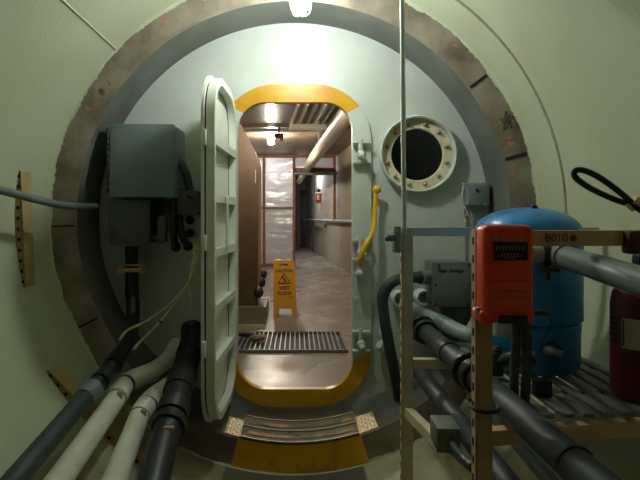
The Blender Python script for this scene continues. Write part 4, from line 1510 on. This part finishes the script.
# floor grate
gr = thing('floor_grate', (0, 4.7 + CY, 0), 'long steel drain grate set in the corridor floor just past the sill', 'grate')
gx0, gx1, gy0, gy1 = -0.62, 0.42, 4.36 + CY, 5.06 + CY
mb = MB(); mb.box(((gx0 + gx1) / 2, (gy0 + gy1) / 2, 0.003), (gx1 - gx0, gy1 - gy0, 0.006)); part(link('pit_shade', mb, M['ink'], gr, smooth=False), 'black plate in place of the shaded pit under the bars')  # flat black plate paints the darkness of the pit below the bars
mb = MB()
for y in (gy0, gy1):
    mb.box(((gx0 + gx1) / 2, y, 0.013), (gx1 - gx0 + .02, 0.02, 0.026))
for x in (gx0, gx1):
    mb.box((x, (gy0 + gy1) / 2, 0.013), (0.02, gy1 - gy0, 0.026))
link('frame', mb, M['boxv'], gr, smooth=False)
k = 0
x = gx0 + 0.042
while x < gx1 - 0.02:
    mb = MB(); mb.box((x, (gy0 + gy1) / 2, 0.014), (0.008, gy1 - gy0 - .02, 0.022)); link('bar', mb, M['metal'], gr, smooth=False)
    x += 0.043
mb = MB()
mb.cyl(V(243, 334, 4.7), V(253, 335, 4.7), 0.028); mb.cyl(V(228, 333, 4.7), V(243, 334, 4.7), 0.022)
z_off = None
nz = thing('hose_nozzle', V(246, 342, 4.72), 'black hose nozzle wrapped in a tan rag lying on the grate', 'hose')
link('nozzle', mb, M['black'], nz)
mb = MB()
for k in range(12):
    mb.sphere(V(257, 338, 4.68) + Vector((random.uniform(-.05, .05), random.uniform(-.05, .05), random.uniform(-.02, .02))), random.uniform(.018, .03), (1.4, 1, .8), 10)
part(link('rag', mb, M['rag'], nz), 'crumpled tan rag')

# caution sign
DS = 5.88
sg = thing('wet_floor_sign', (V(285, 0, DS).x, DS + CY + 0.1, 0), 'yellow folding wet floor caution sign standing in the corridor', 'sign')
SH = 0.645
SWx = (V(297.2, 0, DS).x - V(273.8, 0, DS).x)
cxs = V(285.2, 0, DS).x
def sgn_map(y0, lean, t0):
    rot = math.radians(-4)
    def f(p):
        # p.x across, p.z up along the panel, p.y thickness
        x = p.x * (1 - 0.06 * p.z / SH) - 0.018 * p.z / SH
        y = y0 + lean * p.z / SH + p.y
        return Vector((cxs + x, y, p.z))
    return f
hw = SWx / 2
outl = [(-hw, 0), (-hw + 0.045, 0), (-hw + 0.055, 0.085), (-hw + .07, 0.1), (hw - .07, 0.1), (hw - 0.055, 0.085), (hw - 0.045, 0), (hw, 0), (hw - 0.004, SH - 0.02), (hw - 0.02, SH), (-hw + 0.02, SH), (-hw + 0.004, SH - 0.02)]
hole = rrect(-0.058, 0.05, SH - 0.072, SH - 0.03, 0.012, 3)
f0 = sgn_map(DS + CY, 0.1, 0)
mb = MB(); mb.plate(outl, [hole], 0.012, f0); link('front_panel', mb, M['sign'], sg, smooth=False)
f1 = sgn_map(DS + CY + 0.3, -0.18, 0)
mb = MB(); mb.plate(outl, [hole], 0.012, f1); link('rear_panel', mb, M['sign'], sg, smooth=False)
mb = MB()
def onsign(cx, cz):
    return lambda p: f0(Vector((p.x + cx, -0.0015 - p.z, p.y + cz)))
text_mb(mb, 'CAUTION', 0.046, onsign(0, SH - 0.122), 0.0005, 0.0012)
text_mb(mb, 'WET', 0.058, onsign(0, SH - 0.315), 0.0005, 0.0012)
text_mb(mb, 'FLOOR', 0.052, onsign(0, SH - 0.375), 0.0005, 0.0012)
zc_ = SH - 0.215
tri = [(-0.072, -0.045), (0.072, -0.045), (0.0, 0.068)]
def tp(x, z):
    return f0(Vector((x, -0.002, z + zc_)))
for k in range(3):
    a, b = tri[k], tri[(k + 1) % 3]
    mb.bar(tp(*a), tp(*b), 0.009, 0.002, up=(0, 1, 0))
mb.bar(tp(-0.02, 0.025), tp(0.008, -0.012), 0.013, 0.002, up=(0, 1, 0))
mb.bar(tp(0.008, -0.012), tp(0.03, -0.03), 0.01, 0.002, up=(0, 1, 0))
mb.bar(tp(0.004, -0.01), tp(-0.012, -0.032), 0.009, 0.002, up=(0, 1, 0))
mb.bar(tp(-0.012, 0.012), tp(0.02, 0.012), 0.007, 0.002, up=(0, 1, 0))
mb.sphere(tp(-0.012, 0.038), 0.0085, (1, .2, 1), 8)
part(link('lettering', mb, M['ink'], sg, smooth=False), 'black CAUTION WET FLOOR lettering and slip triangle')
mb = MB(); mb.box(f0(Vector((hw * .55, -0.002, SH - 0.415))), (0.05, 0.002, 0.006)); link('small_print', mb, M['ink'], sg)
mb = MB()
for dx in (-.06, .06):
    mb.cyl(f0(Vector((dx - .02, 0.02, SH - .003))), f0(Vector((dx + .02, 0.02, SH - .003))), 0.012, seg=10)
link('hinge', mb, M['fixture'], sg)
